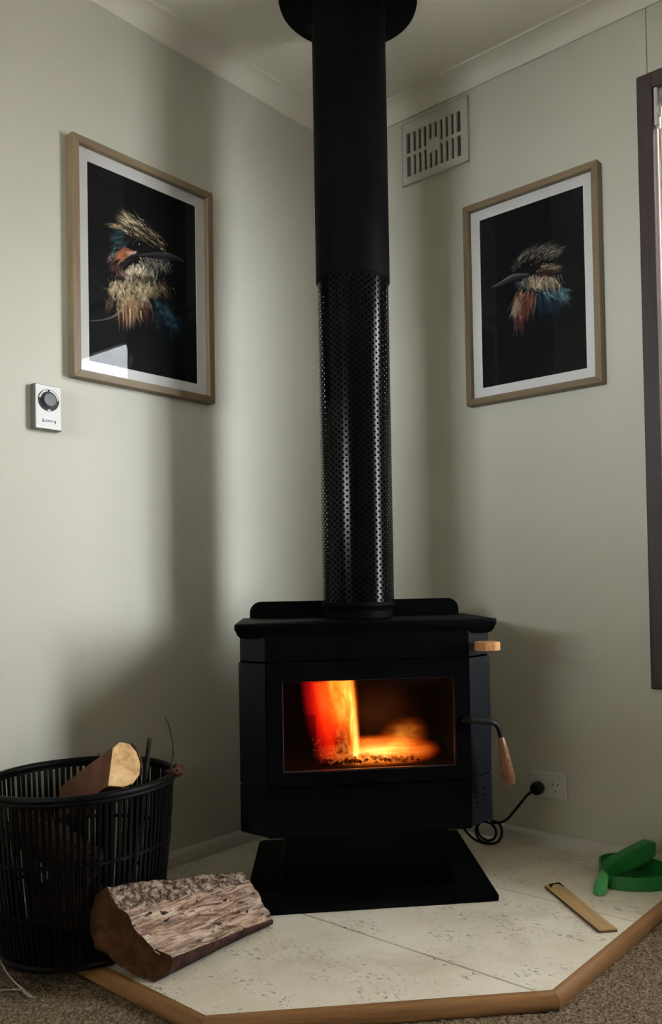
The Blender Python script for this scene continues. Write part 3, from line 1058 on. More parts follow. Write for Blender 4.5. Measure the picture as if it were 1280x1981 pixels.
    c.feathers(crown, 14, (-0.72, -0.66), 110, 150, [(48, 38, 30), (80, 64, 46), (26, 22, 19)], (2.0, 0.7), 0.12, 0.65, 0.13)
    c.feathers(crown, 15, (-0.76, -0.62), 110, 120, [cream, (176, 154, 116), (226, 210, 174), tan], (0.75, 0.3), 0.15, 0.85, 0.14)
    c.feathers(crown, 12, (-0.72, -0.66), 90, 70, [(20, 16, 14), (40, 32, 26)], (0.8, 0.4), 0.12, 0.8, 0.13)
    c.feathers([(640, 710), (560, 680), (500, 690)], 16, (-0.80, -0.55), 100, 60, [cream, tan, (226, 210, 174), (50, 38, 30)], (0.85, 0.3), 0.2, 0.85, 0.18)
    c.feathers([(540, 660), (500, 650)], 10, (-0.55, -0.75), 70, 16, [cream, tan], (0.8, 0.3), 0.2, 0.85, 0.2)
    c.feathers([(480, 720), (430, 710)], 9, (-1, -0.10), 80, 16, [cream, tan], (0.8, 0.3), 0.15, 0.8, 0.12)
    # dark mask, eye
    c.blob((600, 850), 56, 30, (16, 13, 12), 0.75, 60)
    c.blob((690, 870), 60, 18, (24, 19, 16), 0.6, 40)
    c.feathers([(520, 790), (560, 800)], 10, (-0.9, 0.1), 60, 24, [(16, 14, 14), (30, 26, 24)], (1.5, 0.6))
    c.dab(c.m((595, 842)), 6.5, (3, 3, 4), 1.0)
    c.stroke([(556, 830), (580, 806), (620, 808)], 0.6, 0.5, (120, 106, 86), 0.7)
    c.dab(c.m((601, 832)), 1.2, (235, 235, 230), 1.0)
    # beak
    for k in range(9):
        t = k / 8
        c.stroke([(610 + 50 * t, 905 + 8 * t), (760, 893 + 40 * t), (840, 912 + 34 * t), (908, 950 + 12 * t)], 1.8, 0.8, (40 + 30 * (1 - t), 40 + 30 * (1 - t), 44 + 30 * (1 - t)), 0.75)
    c.stroke([(600, 912), (760, 918), (905, 955)], 0.6, 0.5, (12, 12, 14), 0.9)
    c.stroke([(770, 890), (850, 918), (908, 948)], 0.6, 0.4, (150, 148, 148), 0.6)
    c.stroke([(610, 925), (700, 935), (790, 940)], 0.8, 0.5, (164, 154, 142), 0.7)
    # curved glass reflection at the left, painted into the print
    c.stroke([(500, 1240), (430, 1300), (350, 1325), (250, 1330)], 1.8, 1.1, (132, 120, 110), 0.5)
    return c


def bird_facing_left():
    c = Canvas((6, 8, 12), [(183, 515), (945, 250), (977, 1635), (207, 1795)])
    cream, tan, brown = (176, 158, 130), (128, 110, 90), (76, 62, 52)
    # wing
    c.blob((670, 1140), 80, 70, (14, 28, 38), 0.45, 50)
    c.feathers([(600, 1090), (680, 1080), (780, 1080)], 36, (0.1, 1), 110, 110, [(18, 38, 50), (24, 48, 60), (10, 22, 32)], (2.2, 0.9), 0.2, 0.45)
    c.feathers([(660, 1060), (740, 1040), (800, 1060)], 20, (0.4, 0.8), 70, 110, [(64, 98, 102), (46, 78, 86), (100, 134, 134), (30, 54, 64)], (1.2, 0.5), 0.3, 0.6)
    c.feathers([(770, 1050), (800, 1090)], 12, (0.3, 1), 80, 20, [(110, 140, 138), (60, 90, 96)], (1.1, 0.5))
    c.feathers([(760, 1035), (820, 1035)], 8, (1, 0.2), 50, 16, [(74, 108, 112), (46, 74, 82)], (1.2, 0.5))
    # chest: rusty with a pale left edge
    c.blob((490, 1160), 50, 90, (110, 80, 62), 0.35, 60)
    c.feathers([(470, 1080), (520, 1080), (560, 1080)], 20, (-0.25, 1), 150, 140, [(138, 100, 76), (112, 74, 56), (156, 124, 98), (76, 50, 40)], (1.6, 0.6), 0.2, 0.5, 0.16)
    c.feathers([(540, 1080), (520, 1180), (480, 1260)], 14, (-0.1, 1), 100, 80, [(134, 72, 50), (104, 54, 40), (64, 38, 32)], (1.4, 0.5), 0.3, 0.5, 0.2)
    c.feathers([(470, 1100), (435, 1200)], 12, (-0.12, 1), 110, 50, [(156, 134, 112), (122, 98, 80)], (1.3, 0.5), 0.2, 0.5, 0.15)
    c.feathers([(440, 1270), (490, 1300)], 10, (0.2, 1), 100, 18, [(110, 72, 62), (70, 44, 40)], (1.1, 0.4))
    # throat
    c.blob((650, 990), 90, 34, (132, 116, 94), 0.45, 60)
    c.feathers([(540, 965), (640, 960), (750, 975)], 24, (0.05, 1), 70, 200, [cream, (194, 178, 150), tan, (100, 86, 70)], (1.3, 0.5), 0.35, 0.55, 0.35)
    c.feathers([(460, 1000), (540, 965)], 12, (0.2, 0.7), 44, 50, [(150, 146, 142), (104, 100, 96), (60, 58, 58)], (1.0, 0.4), 0.4, 0.6, 0.4)
    # cheek
    c.feathers([(600, 880), (680, 865), (740, 880)], 16, (1, 0.1), 60, 120, [cream, tan, brown, (50, 40, 36)], (1.0, 0.4), 0.2, 0.65, 0.2)
    c.feathers([(590, 915), (700, 920)], 7, (1, 0.0), 70, 40, [(46, 32, 28), (66, 46, 38)], (1.3, 0.5), 0.2, 0.65, 0.12)
    # crown and crest
    c.blob((570, 800), 100, 50, (42, 36, 34), 0.55, 60)
    crown = [(430, 890), (480, 830), (550, 785), (640, 780), (700, 790)]
    c.feathers(crown, 14, (0.64, -0.74), 110, 150, [(42, 36, 34), (72, 62, 54), (22, 20, 20)], (1.8, 0.6), 0.12, 0.65, 0.14)
    c.feathers(crown, 15, (0.68, -0.70), 115, 130, [(160, 148, 132), (122, 112, 100), (188, 178, 160), tan], (0.7, 0.3), 0.15, 0.8, 0.15)
    c.feathers(crown, 12, (0.66, -0.72), 90, 60, [(18, 16, 16), (34, 30, 30)], (0.8, 0.4), 0.12, 0.8, 0.13)
    c.feathers([(640, 730), (700, 750), (740, 780)], 16, (0.82, -0.5), 80, 60, [(160, 148, 132), (112, 102, 92), (34, 30, 30)], (0.75, 0.3), 0.2, 0.8, 0.25)
    # mask and eye
    c.blob((560, 860), 70, 28, (13, 12, 14), 0.75, 60)
    c.blob((480, 895), 40, 14, (20, 17, 17), 0.5, 20)
    c.dab(c.m((560, 855)), 5.5, (3, 3, 5), 1.0)
    c.dab(c.m((560, 852)), 1.1, (210, 210, 206), 1.0)
    # beak
    for k in range(8):
        t = k / 7
        c.stroke([(540, 922 + 14 * t), (430, 925 + 40 * t), (350, 972 + 32 * t), (275, 1018 + 8 * t)], 1.7, 0.8, (96 - 60 * t, 96 - 60 * t, 100 - 60 * t), 0.75)
    c.stroke([(540, 935), (420, 950), (280, 1022)], 0.6, 0.5, (14, 14, 16), 0.9)
    c.stroke([(430, 928), (350, 975), (280, 1016)], 0.6, 0.4, (160, 160, 160), 0.6)
    return c


def print_material():
    k = N('printed_paper')
    at = k.n('ShaderNodeVertexColor', layer_name='ink')
    k.principled(at.outputs[0], 0.7, 0, 0.15)
    return k.m


M['print'] = print_material()
PW, PH, PD, FWD = 0.440, 0.611, 0.030, 0.0195


def picture(root, canvas):
    """built in x (across), z (up), front towards -y"""
    w2, h2 = PW / 2, PH / 2
    # mitred rails
    for side in range(4):
        if side in (0, 2):
            s = -1 if side == 0 else 1
            o_ = [(s * w2, -h2), (s * w2, h2), (s * (w2 - FWD), h2 - FWD), (s * (w2 - FWD), -h2 + FWD)]
            mt = M['oak']
        else:
            s = -1 if side == 1 else 1
            o_ = [(-w2, s * h2), (w2, s * h2), (w2 - FWD, s * (h2 - FWD)), (-w2 + FWD, s * (h2 - FWD))]
            mt = M['oak_h']
        MB().loft([[(x, 0, z) for x, z in o_], [(x, -PD, z) for x, z in o_]]).build('frame_rail', mt, root, bevel=0.0012, seg=1)
    iw, ih = w2 - FWD, h2 - FWD
    MB().box(-iw, iw, -0.006, -0.001, -ih, ih).build('backing_board', M['char'], root)
    mw = 0.031
    px, pz = iw - mw, ih - mw
    mb = MB()
    for (x0, x1, z0, z1) in ((-iw, -px, -ih, ih), (px, iw, -ih, ih), (-px, px, pz, ih), (-px, px, -ih, -pz)):
        mb.box(x0, x1, -0.0135, -0.012, z0, z1)
    mb.build('mat_board', M['mat_board'], root)
    # the print itself: flat ink on paper
    xs = np.linspace(-px - 0.004, px + 0.004, PGX)
    zs = np.linspace(pz + 0.004, -pz - 0.004, PGY)
    Zg, Xg = np.meshgrid(zs, xs, indexing='ij')
    v3 = np.stack([Xg, np.full_like(Xg, -0.0105), Zg], -1).reshape(-1, 3)
    n_ = np.arange((PGY - 1) * (PGX - 1))
    a_ = (n_ // (PGX - 1)) * PGX + n_ % (PGX - 1)
    fc = np.stack([a_, a_ + PGX, a_ + PGX + 1, a_ + 1], -1)
    me_ = bpy.data.meshes.new('print')
    me_.from_pydata(v3.tolist(), [], fc.tolist())
    at = me_.color_attributes.new('ink', 'FLOAT_COLOR', 'POINT')
    s_ = np.clip(canvas.im, 0, 1).reshape(-1, 3)
    l_ = np.where(s_ <= 0.04045, s_ / 12.92, ((s_ + 0.055) / 1.055) ** 2.4)
    at.data.foreach_set('color', np.concatenate([l_, np.ones((len(l_), 1))], 1).astype(np.float32).ravel())
    me_.materials.append(M['print'])
    po = bpy.data.objects.new('print', me_)
    COL.objects.link(po)
    po.parent = root
    MB().box(-iw, iw, -0.0195, -0.0175, -ih, ih).build('glass_pane', M['pic_glass'], root)


pl = empty('framed_print', (0.001, -0.8227, 1.624), math.radians(90), 'oak framed bird print facing right, hung on the left wall', 'picture', 'framed bird prints')
picture(pl, bird_facing_right())
pr = empty('framed_print', (0.7328, -0.001, 1.632), 0, 'oak framed bird print facing left, hung beside the window', 'picture', 'framed bird prints')
picture(pr, bird_facing_left())

# ------------------------------------------------------------------ thermostat on the left wall
tm = empty('thermostat', (0.0, -1.107, 1.231), math.radians(90), 'small white wall thermostat with black dial below the framed print', 'thermostat')
MB().box(-0.0345, 0.0345, -0.0205, -0.0005, -0.0545, 0.0545).build('casing', M['steel_edge'], tm, bevel=0.002)
MB().box(-0.0325, 0.0315, -0.0245, -0.0205, -0.0525, 0.0525).build('face_plate', M['thermo_white'], tm, bevel=0.0008)


def disc(name, mat, r0_, r1_, y0, y1, cx, cz, parent, seg=36, a0=0, a1=2 * math.pi):
    full = a1 - a0 > 6.28
    n = seg if full else seg + 1
    lp = []
    for r, y in ((r0_, y0), (r1_, y0), (r1_, y1), (r0_, y1)):
        lp.append([(cx + r * math.cos(a0 + (a1 - a0) * i / seg), y, cz + r * math.sin(a0 + (a1 - a0) * i / seg)) for i in range(n)])
    lp.append(lp[0])
    return MB().loft(lp, False, full).build(name, mat, parent, auto=30)


dz = 0.0165
disc('dial_ring', M['black_plastic'], 0.0205, 0.0262, -0.0265, -0.0244, -0.001, dz, tm)
disc('dial_scale', M['thermo_white'], 0.0215, 0.0248, -0.0268, -0.0262, -0.001, dz, tm, 20, math.radians(5), math.radians(84))
disc('dial_scale', M['thermo_white'], 0.0215, 0.0248, -0.0268, -0.0262, -0.001, dz, tm, 20, math.radians(98), math.radians(170))
disc('dial', M['black_plastic'], 0.0001, 0.0205, -0.0285, -0.0244, -0.001, dz, tm)
disc('dial_cap', M['grey_plastic'], 0.0001, 0.0150, -0.0330, -0.0285, -0.001, dz, tm)
MB().box(-0.005, 0.003, -0.0270, -0.0262, dz - 0.0252, dz - 0.0222).build('index_mark', M['thermo_white'], tm)
# the small printed word is only legible as a row of dark strokes
mk = MB()
for (x0, x1, z0, z1) in ((-0.0165, -0.0145, -0.0365, -0.0290), (-0.0145, -0.0110, -0.0365, -0.0345), (-0.0085, -0.0070, -0.0360, -0.0315), (-0.0085, -0.0045, -0.0325, -0.0310),
                         (-0.0085, -0.0045, -0.0362, -0.0350), (-0.0025, -0.0010, -0.0360, -0.0310), (-0.0010, 0.0030, -0.0325, -0.0310), (0.0030, 0.0044, -0.0360, -0.0310),
                         (0.0064, 0.0078, -0.0360, -0.0310), (0.0078, 0.0105, -0.0325, -0.0310), (0.0125, 0.0140, -0.0355, -0.0310), (0.0125, 0.0160, -0.0358, -0.0346), (0.0152, 0.0168, -0.0385, -0.0310)):
    mk.box(x0, x1, -0.0248, -0.0244, z0, z1)
mk.build('lettering', M['black_plastic'], tm)

# ------------------------------------------------------------------ wall vent
vt = empty('wall_vent', (0.396, 0, 2.190), 0, 'painted slotted ventilation grille high on the right wall', 'vent')
vw, vh = 0.129, 0.103
MB().box(-vw + 0.006, vw - 0.006, -0.0020, -0.0006, -vh + 0.006, vh - 0.006).build('cavity', M['dark_void'], vt)
V = M['vent_plastic']
sx0, sx1, sz0, sz1 = -0.108, 0.103, -0.078, 0.064
for (x0, x1, z0, z1) in ((-vw, vw, sz1, vh), (-vw, vw, -vh, sz0), (-vw, sx0, sz0, sz1), (sx1, vw, sz0, sz1)):
    MB().box(x0, x1, -0.010, -0.0005, z0, z1).build('border', V, vt)
for (x0, x1, z0, z1) in ((-vw - 0.001, vw + 0.001, vh - 0.004, vh), (-vw - 0.001, vw + 0.001, -vh, -vh + 0.004), (-vw - 0.001, -vw + 0.004, -vh, vh), (vw - 0.004, vw + 0.001, -vh, vh)):
    MB().box(x0, x1, -0.013, -0.0100, z0, z1).build('raised_edge', V, vt)
ns = 10
pit = (sx1 - sx0) / ns
for i in range(ns - 1):
    xc = sx0 + (i + 1) * pit
    MB().box(xc - 0.0062, xc + 0.0062, -0.0098, -0.0022, sz0, sz1).build('slat', V, vt, bevel=0.001, seg=1)
MB().box(sx0, sx1, -0.0100, -0.0022, -0.0125, -0.0015).build('cross_bar', V, vt)
MB().box(sx0 + 3.72 * pit, sx0 + 6.28 * pit, -0.0104, -0.0022, -0.028, 0.014).build('centre_boss', V, vt, bevel=0.001)

# ------------------------------------------------------------------ power point, plug and cord
pp = empty('power_outlet', (0.7505, 0, 0.2085), 0, 'white double power outlet on the right wall beside the stove', 'outlet')
MB().box(-0.058, 0.058, -0.008, -0.0005, -0.036, 0.036).build('plate', M['white_plastic'], pp, bevel=0.002)
for x in (-0.038, 0.036):
    MB().loft([[(x - 0.006, -0.008, 0.016), (x + 0.006, -0.008, 0.016), (x + 0.006, -0.008, 0.028), (x - 0.006, -0.008, 0.028)],
               [(x - 0.005, -0.010, 0.017), (x + 0.005, -0.010, 0.017), (x + 0.005, -0.0135, 0.027), (x - 0.005, -0.0135, 0.027)]]).build('rocker_switch', M['white_plastic'], pp)
for (x, z, an) in ((0.014, 0.002, 0.5), (0.030, 0.002, -0.5), (0.022, -0.016, 0)):
    o = MB().box(-0.0012, 0.0012, -0.0084, -0.0078, -0.0045, 0.0045).build('pin_slot', M['dark_void'], pp)
    o.location = (x, 0, z)
    o.rotation_euler = (0, -an, 0)
plug = empty('power_lead', (0.722, -0.008, 0.197), 0, 'black power cord looping from the outlet to the wood heater', 'cord')
pb = MB()
pb.loft([[(r * math.cos(2 * math.pi * i / 24), y, r * math.sin(2 * math.pi * i / 24)) for i in range(24)] for r, y in ((0.017, -0.0005), (0.019, -0.004), (0.019, -0.020), (0.015, -0.029), (0.006, -0.031))])
pb.build('plug', M['black_plastic'], plug, auto=40)
cpts = [(0.718, -0.030, 0.192), (0.700, -0.040, 0.178), (0.672, -0.052, 0.140), (0.640, -0.062, 0.102), (0.600, -0.066, 0.088), (0.566, -0.070, 0.088)]
cpts += [(0.550, -0.072, 0.076), (0.556, -0.075, 0.050), (0.585, -0.078, 0.038), (0.612, -0.080, 0.050), (0.617, -0.080, 0.074), (0.597, -0.078, 0.090), (0.566, -0.074, 0.088),
         (0.545, -0.074, 0.064), (0.556, -0.080, 0.040), (0.590, -0.088, 0.0335), (0.628, -0.092, 0.044), (0.642, -0.088, 0.070), (0.630, -0.080, 0.094), (0.60, -0.076, 0.098)]
cp2 = [(0.60, -0.090, 0.0340), (0.565, -0.090, 0.0345), (0.540, -0.090, 0.042), (0.520, -0.095, 0.062), (0.508, -0.105, 0.092), (0.505, -0.14, 0.130), (0.50, -0.17, 0.19), (0.490, -0.185, 0.215)]
for nm, P in (('cord', cpts), ('cord', cp2)):
    MB().tube([(x - 0.722, y + 0.008, z - 0.197) for x, y, z in catmull(P, 6)], 0.0036, 8).build(nm, M['black_plastic'], plug, smooth=True)

# ------------------------------------------------------------------ basket of firewood
BX, BY = 0.236, -1.162
basket = empty('firewood_basket', (BX, BY, HZ), 0, 'round black cane basket holding firewood beside the stove', 'basket')
BH = 0.350
RT, RB = 0.197, 0.161


def brad(t):
    return RB + (RT - RB) * t + 0.006 * math.sin(math.pi * t)


ns = 92
for i in range(ns):
    a_ = 2 * math.pi * i / ns + random.uniform(-0.006, 0.006)
    wd = random.uniform(0.0072, 0.0098) / 2
    lean = random.uniform(-0.012, 0.012)
    lp = []
    for k in range(6):
        t = k / 5
        r = brad(t) + random.uniform(-0.0008, 0.0008)
        aa = a_ + lean * (t - 0.5)
        da = wd / r
        lp.append([((r + s_) * math.cos(aa + d_), (r + s_) * math.sin(aa + d_), 0.004 + t * (BH - 0.008)) for d_, s_ in ((-da, -0.0012), (da, -0.0012), (da * 0.7, 0.0018), (-da * 0.7, 0.0018))])
    MB().loft(lp).build('cane_slat', M['cane'], basket)


def hoop(t, r_t, name, dr=0.0):
    r = brad(t) + dr
    pts = [(r * math.cos(2 * math.pi * i / 64), r * math.sin(2 * math.pi * i / 64)) for i in range(64)]
    lp = [[((r + r_t * math.cos(2 * math.pi * k / 8) * 0.8) * math.cos(2 * math.pi * i / 64), (r + r_t * math.cos(2 * math.pi * k / 8) * 0.8) * math.sin(2 * math.pi * i / 64), BH * t + r_t * math.sin(2 * math.pi * k / 8)) for k in range(8)] for i in range(65)]
    return MB().loft(lp, False).build(name, M['cane'], basket, smooth=True)


hoop(1.0, 0.0085, 'rim')
hoop(0.975, 0.005, 'rim', 0.004)
for t in (0.62, 0.32):
    # woven pair of strands in front of and behind the slats
    for phs in (0, math.pi):
        pts = [((brad(t) + 0.0038 * math.sin(i * math.pi / 2 * 2 + phs + 0.0)) * math.cos(2 * math.pi * i / ns), (brad(t) + 0.0038 * math.cos(i * math.pi + phs)) * math.sin(2 * math.pi * i / ns), BH * t + (0.002 if phs else -0.002)) for i in range(ns + 1)]
        MB().tube(pts, 0.0022, 6).build('weaver', M['cane'], basket, smooth=True)
hoop(0.03, 0.008, 'base_hoop')
MB().lathe([(RB - 0.004, 0.003), (RB - 0.004, 0.010)], 48).build('basket_floor', M['cane'], basket)


# split wood materials
def bark_mat():
    k = N('dark_reddish_bark')
    c = k.coord((1, 1, 1))
    n1 = k.noise(c, 40, 5, 0.65, 0.6)
    col = k.ramp(n1, [(0.35, (0.012, 0.007, 0.005)), (0.55, (0.05, 0.022, 0.014)), (0.75, (0.12, 0.055, 0.035))])
    k.principled(col, 0.85, 0, 0.2, n1, 0.9, 0.006)
    return k.m


def endgrain_mat(name, c0, c1, c2, scale=90):
    k = N(name)
    c = k.coord()
    n0 = k.noise(c, 12, 4, 0.6, 0.3)
    n1 = k.noise(c, scale, 3, 0.6)
    f = k.math('ADD', k.math('MULTIPLY', n0, 0.7), k.math('MULTIPLY', n1, 0.3))
    col = k.ramp(f, [(0.35, c0), (0.5, c1), (0.66, c2)])
    k.principled(col, 0.8, 0, 0.2, n1, 0.5, 0.002)
    return k.m


M['bark'] = bark_mat()
M['pale_end'] = endgrain_mat('pale_sawn_end', lin((160, 116, 72)), lin((214, 174, 122)), lin((236, 206, 158)))
M['split_brown'] = wood('split_brown_side', lin((64, 34, 18)), lin((116, 68, 40)), (0.2, 1, 1), 30, 0.75, 0.5)


def firewood(name, end, direction, up_hint, length, section, label, group, mats, jag=0.002):
    """split log: section is a closed (x, y) outline; near cut end at `end`, running away along -direction.
    parts: wood (long sides), cut_end, bark strip on the outline's bark side"""
    root = empty(name, end, 0, label, 'firewood', group)
    d = Vector(direction).normalized()
    xa = Vector(up_hint).cross(d).normalized()
    ya = d.cross(xa)
    n = len(section)
    lp = []
    R_ = 10
    for i in range(R_ + 1):
        o = -d * (length * i / R_)
        lp.append([o + xa * (x + jag * mnoise.noise(Vector((x * 40, y * 40, i * 0.8)))) + ya * (y + jag * mnoise.noise(Vector((x * 40 + 9, y * 40, i * 0.8)))) for x, y in section])
    MB().loft(lp).build('split_wood', mats[0], root, auto=40)
    cap = [p + d * 0.0012 for p in lp[0]]
    cc = sum(cap, Vector()) / n
    MB().add([p * 0.97 + cc * 0.03 for p in cap] + [p - d * 0.004 for p in cap], [tuple(range(n))] + [(i, (i + 1) % n, n + (i + 1) % n, n + i) for i in range(n)]).build('cut_end', mats[1], root)
    bk = MB()
    bs = [i for i in range(n) if section[i][0] > 0.02]
    if len(bs) > 2:
        lo, hi = [], []
        for i in range(R_ + 1):
            o = -d * (length * i / R_) + d * 0.0008
            lo.append([o + xa * section[j][0] * 1.01 + ya * section[j][1] * 1.01 for j in bs])
            hi.append([o + xa * (section[j][0] * 1.01 + 0.005) + ya * (section[j][1] * 1.03) for j in bs])
        ring = [lo[i] + hi[i][::-1] for i in range(R_ + 1)]
        bk.loft(ring).build('bark', M['bark'], root, auto=40)
    return root


sec = [(-0.040, -0.030), (-0.012, -0.040), (0.012, -0.036), (0.030, -0.022), (0.038, 0.0), (0.036, 0.024), (0.026, 0.042), (0.006, 0.050), (-0.012, 0.040)]
WM = (M['split_brown'], M['pale_end'])
firewood('firewood_log', (0.330, -1.115, 0.408), (0.90, -0.05, 0.46), (0, 0, 1), 0.27, [(x * 1.12, y * 1.12) for x, y in sec], 'split log with pale cut end leaning out of the basket', 'logs in the basket', WM)
DW = (M['bark'], M['split_brown'])
firewood('firewood_log', (0.11, -1.24, 0.285), (-0.6, -0.45, 0.5), (0, 0, 1), 0.21, [(x * 1.1, y * 1.1) for x, y in sec], 'dark split log inside the basket, at its left', 'logs in the basket', DW)
firewood('firewood_log', (0.36, -1.12, 0.098), (0.9, 0.20, 0.04), (0, 0, 1), 0.26, sec, 'dark split log low inside the basket front', 'logs in the basket', DW)

# twigs
TW = plain('dry_twig', (0.035, 0.028, 0.022), 0.7, 0, 0.3, 0.3, 60)
TW2 = plain('pale_straw', (0.30, 0.27, 0.22), 0.6, 0, 0.3, 0.2, 60)


def twig(pts, r0_, r1_, label, mat=TW, group='twigs in the basket', name='twig'):
    P = catmull(pts, 5)
    o = Vector(pts[0])
    n = len(P)
    return tag(MB().tube(P, [r0_ + (r1_ - r0_) * i / (n - 1) for i in range(n)], 7).build(name, mat, smooth=True, origin=o), label, 'twig', group)


twig([(0.310, -1.03, 0.20), (0.345, -1.010, 0.36), (0.352, -1.000, 0.42), (0.335, -0.995, 0.468), (0.322, -1.00, 0.500)], 0.0030, 0.0015, 'thin curved twig rising above the right of the basket')
twig([(0.262, -1.03, 0.25), (0.280, -1.026, 0.36), (0.292, -1.020, 0.452)], 0.0060, 0.0055, 'short dark stick behind the pale cut log')
twig([(0.16, -1.09, 0.25), (0.150, -1.060, 0.375), (0.138, -1.055, 0.405)], 0.0018, 0.0012, 'fine twig poking over the back of the basket')
chip = rough_log('bark_piece', M['bark'], (0.362, -1.025, 0.372), (0.392, -1.010, 0.392), 0.013, amp=0.5, seed=5)
tag(chip, 'reddish piece of bark caught on the basket rim', 'bark')
for P, lab in (([(0.245, -1.385, 0.002), (0.285, -1.355, 0.012), (0.318, -1.335, 0.014)], 'pale straw lying flat in front of the basket'),
               ([(0.240, -1.350, 0.075), (0.285, -1.345, 0.035), (0.335, -1.325, 0.002)], 'fine stem sloping down from the basket front'),
               ([(0.308, -1.338, 0.018), (0.330, -1.330, 0.004), (0.342, -1.322, 0.001)], 'short bent straw at the basket foot')):
    twig(P, 0.0016, 0.0012, lab, TW2, 'straws in front of the basket', 'straw')

# ------------------------------------------------------------------ the big split log on the hearth


def log_mat():
    k = N('weathered_split_face')
    c = k.coord((1, 0.12, 1), rot=(0, 0, 0.0))
    co = k.coord()
    grain = k.noise(c, 85, 6, 0.72, 1.0)
    col = k.ramp(grain, [(0.38, (0.04, 0.018, 0.010)), (0.45, (0.20, 0.105, 0.062)), (0.52, (0.45, 0.30, 0.21)), (0.64, (0.68, 0.54, 0.43))])
    pale = k.noise(co, 7, 3)
    col = k.mix(k.math('MULTIPLY', k.ramp(pale, [(0.4, (0, 0, 0)), (0.65, (1, 1, 1))]), 0.2), col, (0.66, 0.54, 0.44))
    spots = k.ramp(k.noise(k.coord((1, 0.4, 1)), 110, 2, 0.5), [(0.64, (0, 0, 0)), (0.69, (1, 1, 1))])
    col = k.mix(spots, col, (0.03, 0.018, 0.014))
    # rough crumbling crust along the ridge: vertex mask
    at = k.n('ShaderNodeVertexColor', layer_name='crust')
    crn = k.noise(co, 75, 4, 0.75, 0.4)
    crust = k.ramp(crn, [(0.36, (0.018, 0.010, 0.008)), (0.48, (0.13, 0.075, 0.05)), (0.58, (0.38, 0.30, 0.22)), (0.7, (0.55, 0.48, 0.40))])
    edge = k.math('ADD', at.outputs[0], k.math('MULTIPLY', k.math('SUBTRACT', k.noise(co, 24, 3), 0.5), 0.9))
    col = k.mix(k.ramp(edge, [(0.45, (0, 0, 0)), (0.6, (1, 1, 1))]), col, crust)
    h = k.math('ADD', grain, k.math('MULTIPLY', crn, 0.6))
    k.principled(col, 0.8, 0, 0.25, h, 0.9, 0.006)
    return k.m


M['split_face'] = log_mat()
M['log_end'] = endgrain_mat('reddish_broken_end', (0.014, 0.006, 0.003), (0.055, 0.021, 0.009), (0.12, 0.048, 0.02), 40)
M['log_bark'] = bark_mat()
LOGO = Vector((0.42, -1.0, HZ))
log = empty('firewood_log', LOGO, 0, 'large weathered split log lying on the front left of the hearth', 'firewood')
# outlines at the near-left end and the far-right end, in (x, z); ridge -> front lip -> underside -> back
secL = [(0.415, 0.192), (0.436, 0.205), (0.456, 0.178), (0.478, 0.152), (0.500, 0.117), (0.530, 0.088), (0.558, 0.081), (0.562, 0.072), (0.553, 0.050), (0.530, 0.031), (0.478, 0.044), (0.437, 0.070), (0.412, 0.089), (0.407, 0.118), (0.409, 0.160)]
secR = [(0.394, 0.124), (0.410, 0.134), (0.438, 0.132), (0.465, 0.112), (0.482, 0.092), (0.498, 0.070), (0.514, 0.047), (0.519, 0.042), (0.518, 0.036), (0.505, 0.0315), (0.465, 0.0305), (0.440, 0.0305), (0.430, 0.040), (0.426, 0.070), (0.412, 0.100)]
NR, SUB = 46, 5


def dense(sec_):
    n = len(sec_)
    out = []
    for i in range(n):
        p, q = Vector((*sec_[i], 0)), Vector((*sec_[(i + 1) % n], 0))
        for k in range(SUB):
            out.append((p.lerp(q, k / SUB), i, k / SUB))
    return out


dL, dR = dense(secL), dense(secR)
nd = len(dL)
rings, mask = [], []
for r_ in range(NR + 1):
    t = r_ / NR
    ring = []
    for (pl_, i, f), (pr_, _, _) in zip(dL, dR):
        p = pl_.lerp(pr_, t)
        x, z = p.x, p.y
        # ends are broken off at a slant: the near lip is further forward than the back
        y = (-1.243 + (pl_.x - 0.40) * 0.5) * (1 - t) + (-0.870 + (pr_.x - 0.46) * 0.15) * t
        s_ = i + f
        amp = 0.0065 if s_ < 2.5 or s_ > 13.5 else 0.0028
        if 6.0 <= s_ < 10:
            amp = 0.0035
        bottom = z < 0.033
        nv = mnoise.noise(Vector((x * 55, y * 16, z * 55))) + 0.6 * mnoise.noise(Vector((x * 140, y * 60, z * 140)))
        ca = 0.35 if bottom else 1
        if 1 <= s_ <= 6.5:
            # grain ridges along the face
            nv += 0.7 * mnoise.noise(Vector((s_ * 5.0 + 0.8 * math.sin(y * 18), y * 5, 3.1)))
        z2 = max(HZ + 0.0004, z + amp * nv * ca)
        x2 = x + amp * 0.7 * nv * (1 if not bottom else 0.3)
        if r_ in (0, NR):
            y += 0.006 * mnoise.noise(Vector((x * 50, 7.0, z * 50)))
        ring.append(Vector((x2, y, z2)) - LOGO)
        if r_ == 0 or True:
            mask.append(1.0 if (s_ < 2.2 or s_ > 13) else max(0.0, 1 - (s_ - 2.2) * 1.1) if s_ < 6 else 0.0)
    rings.append(ring)


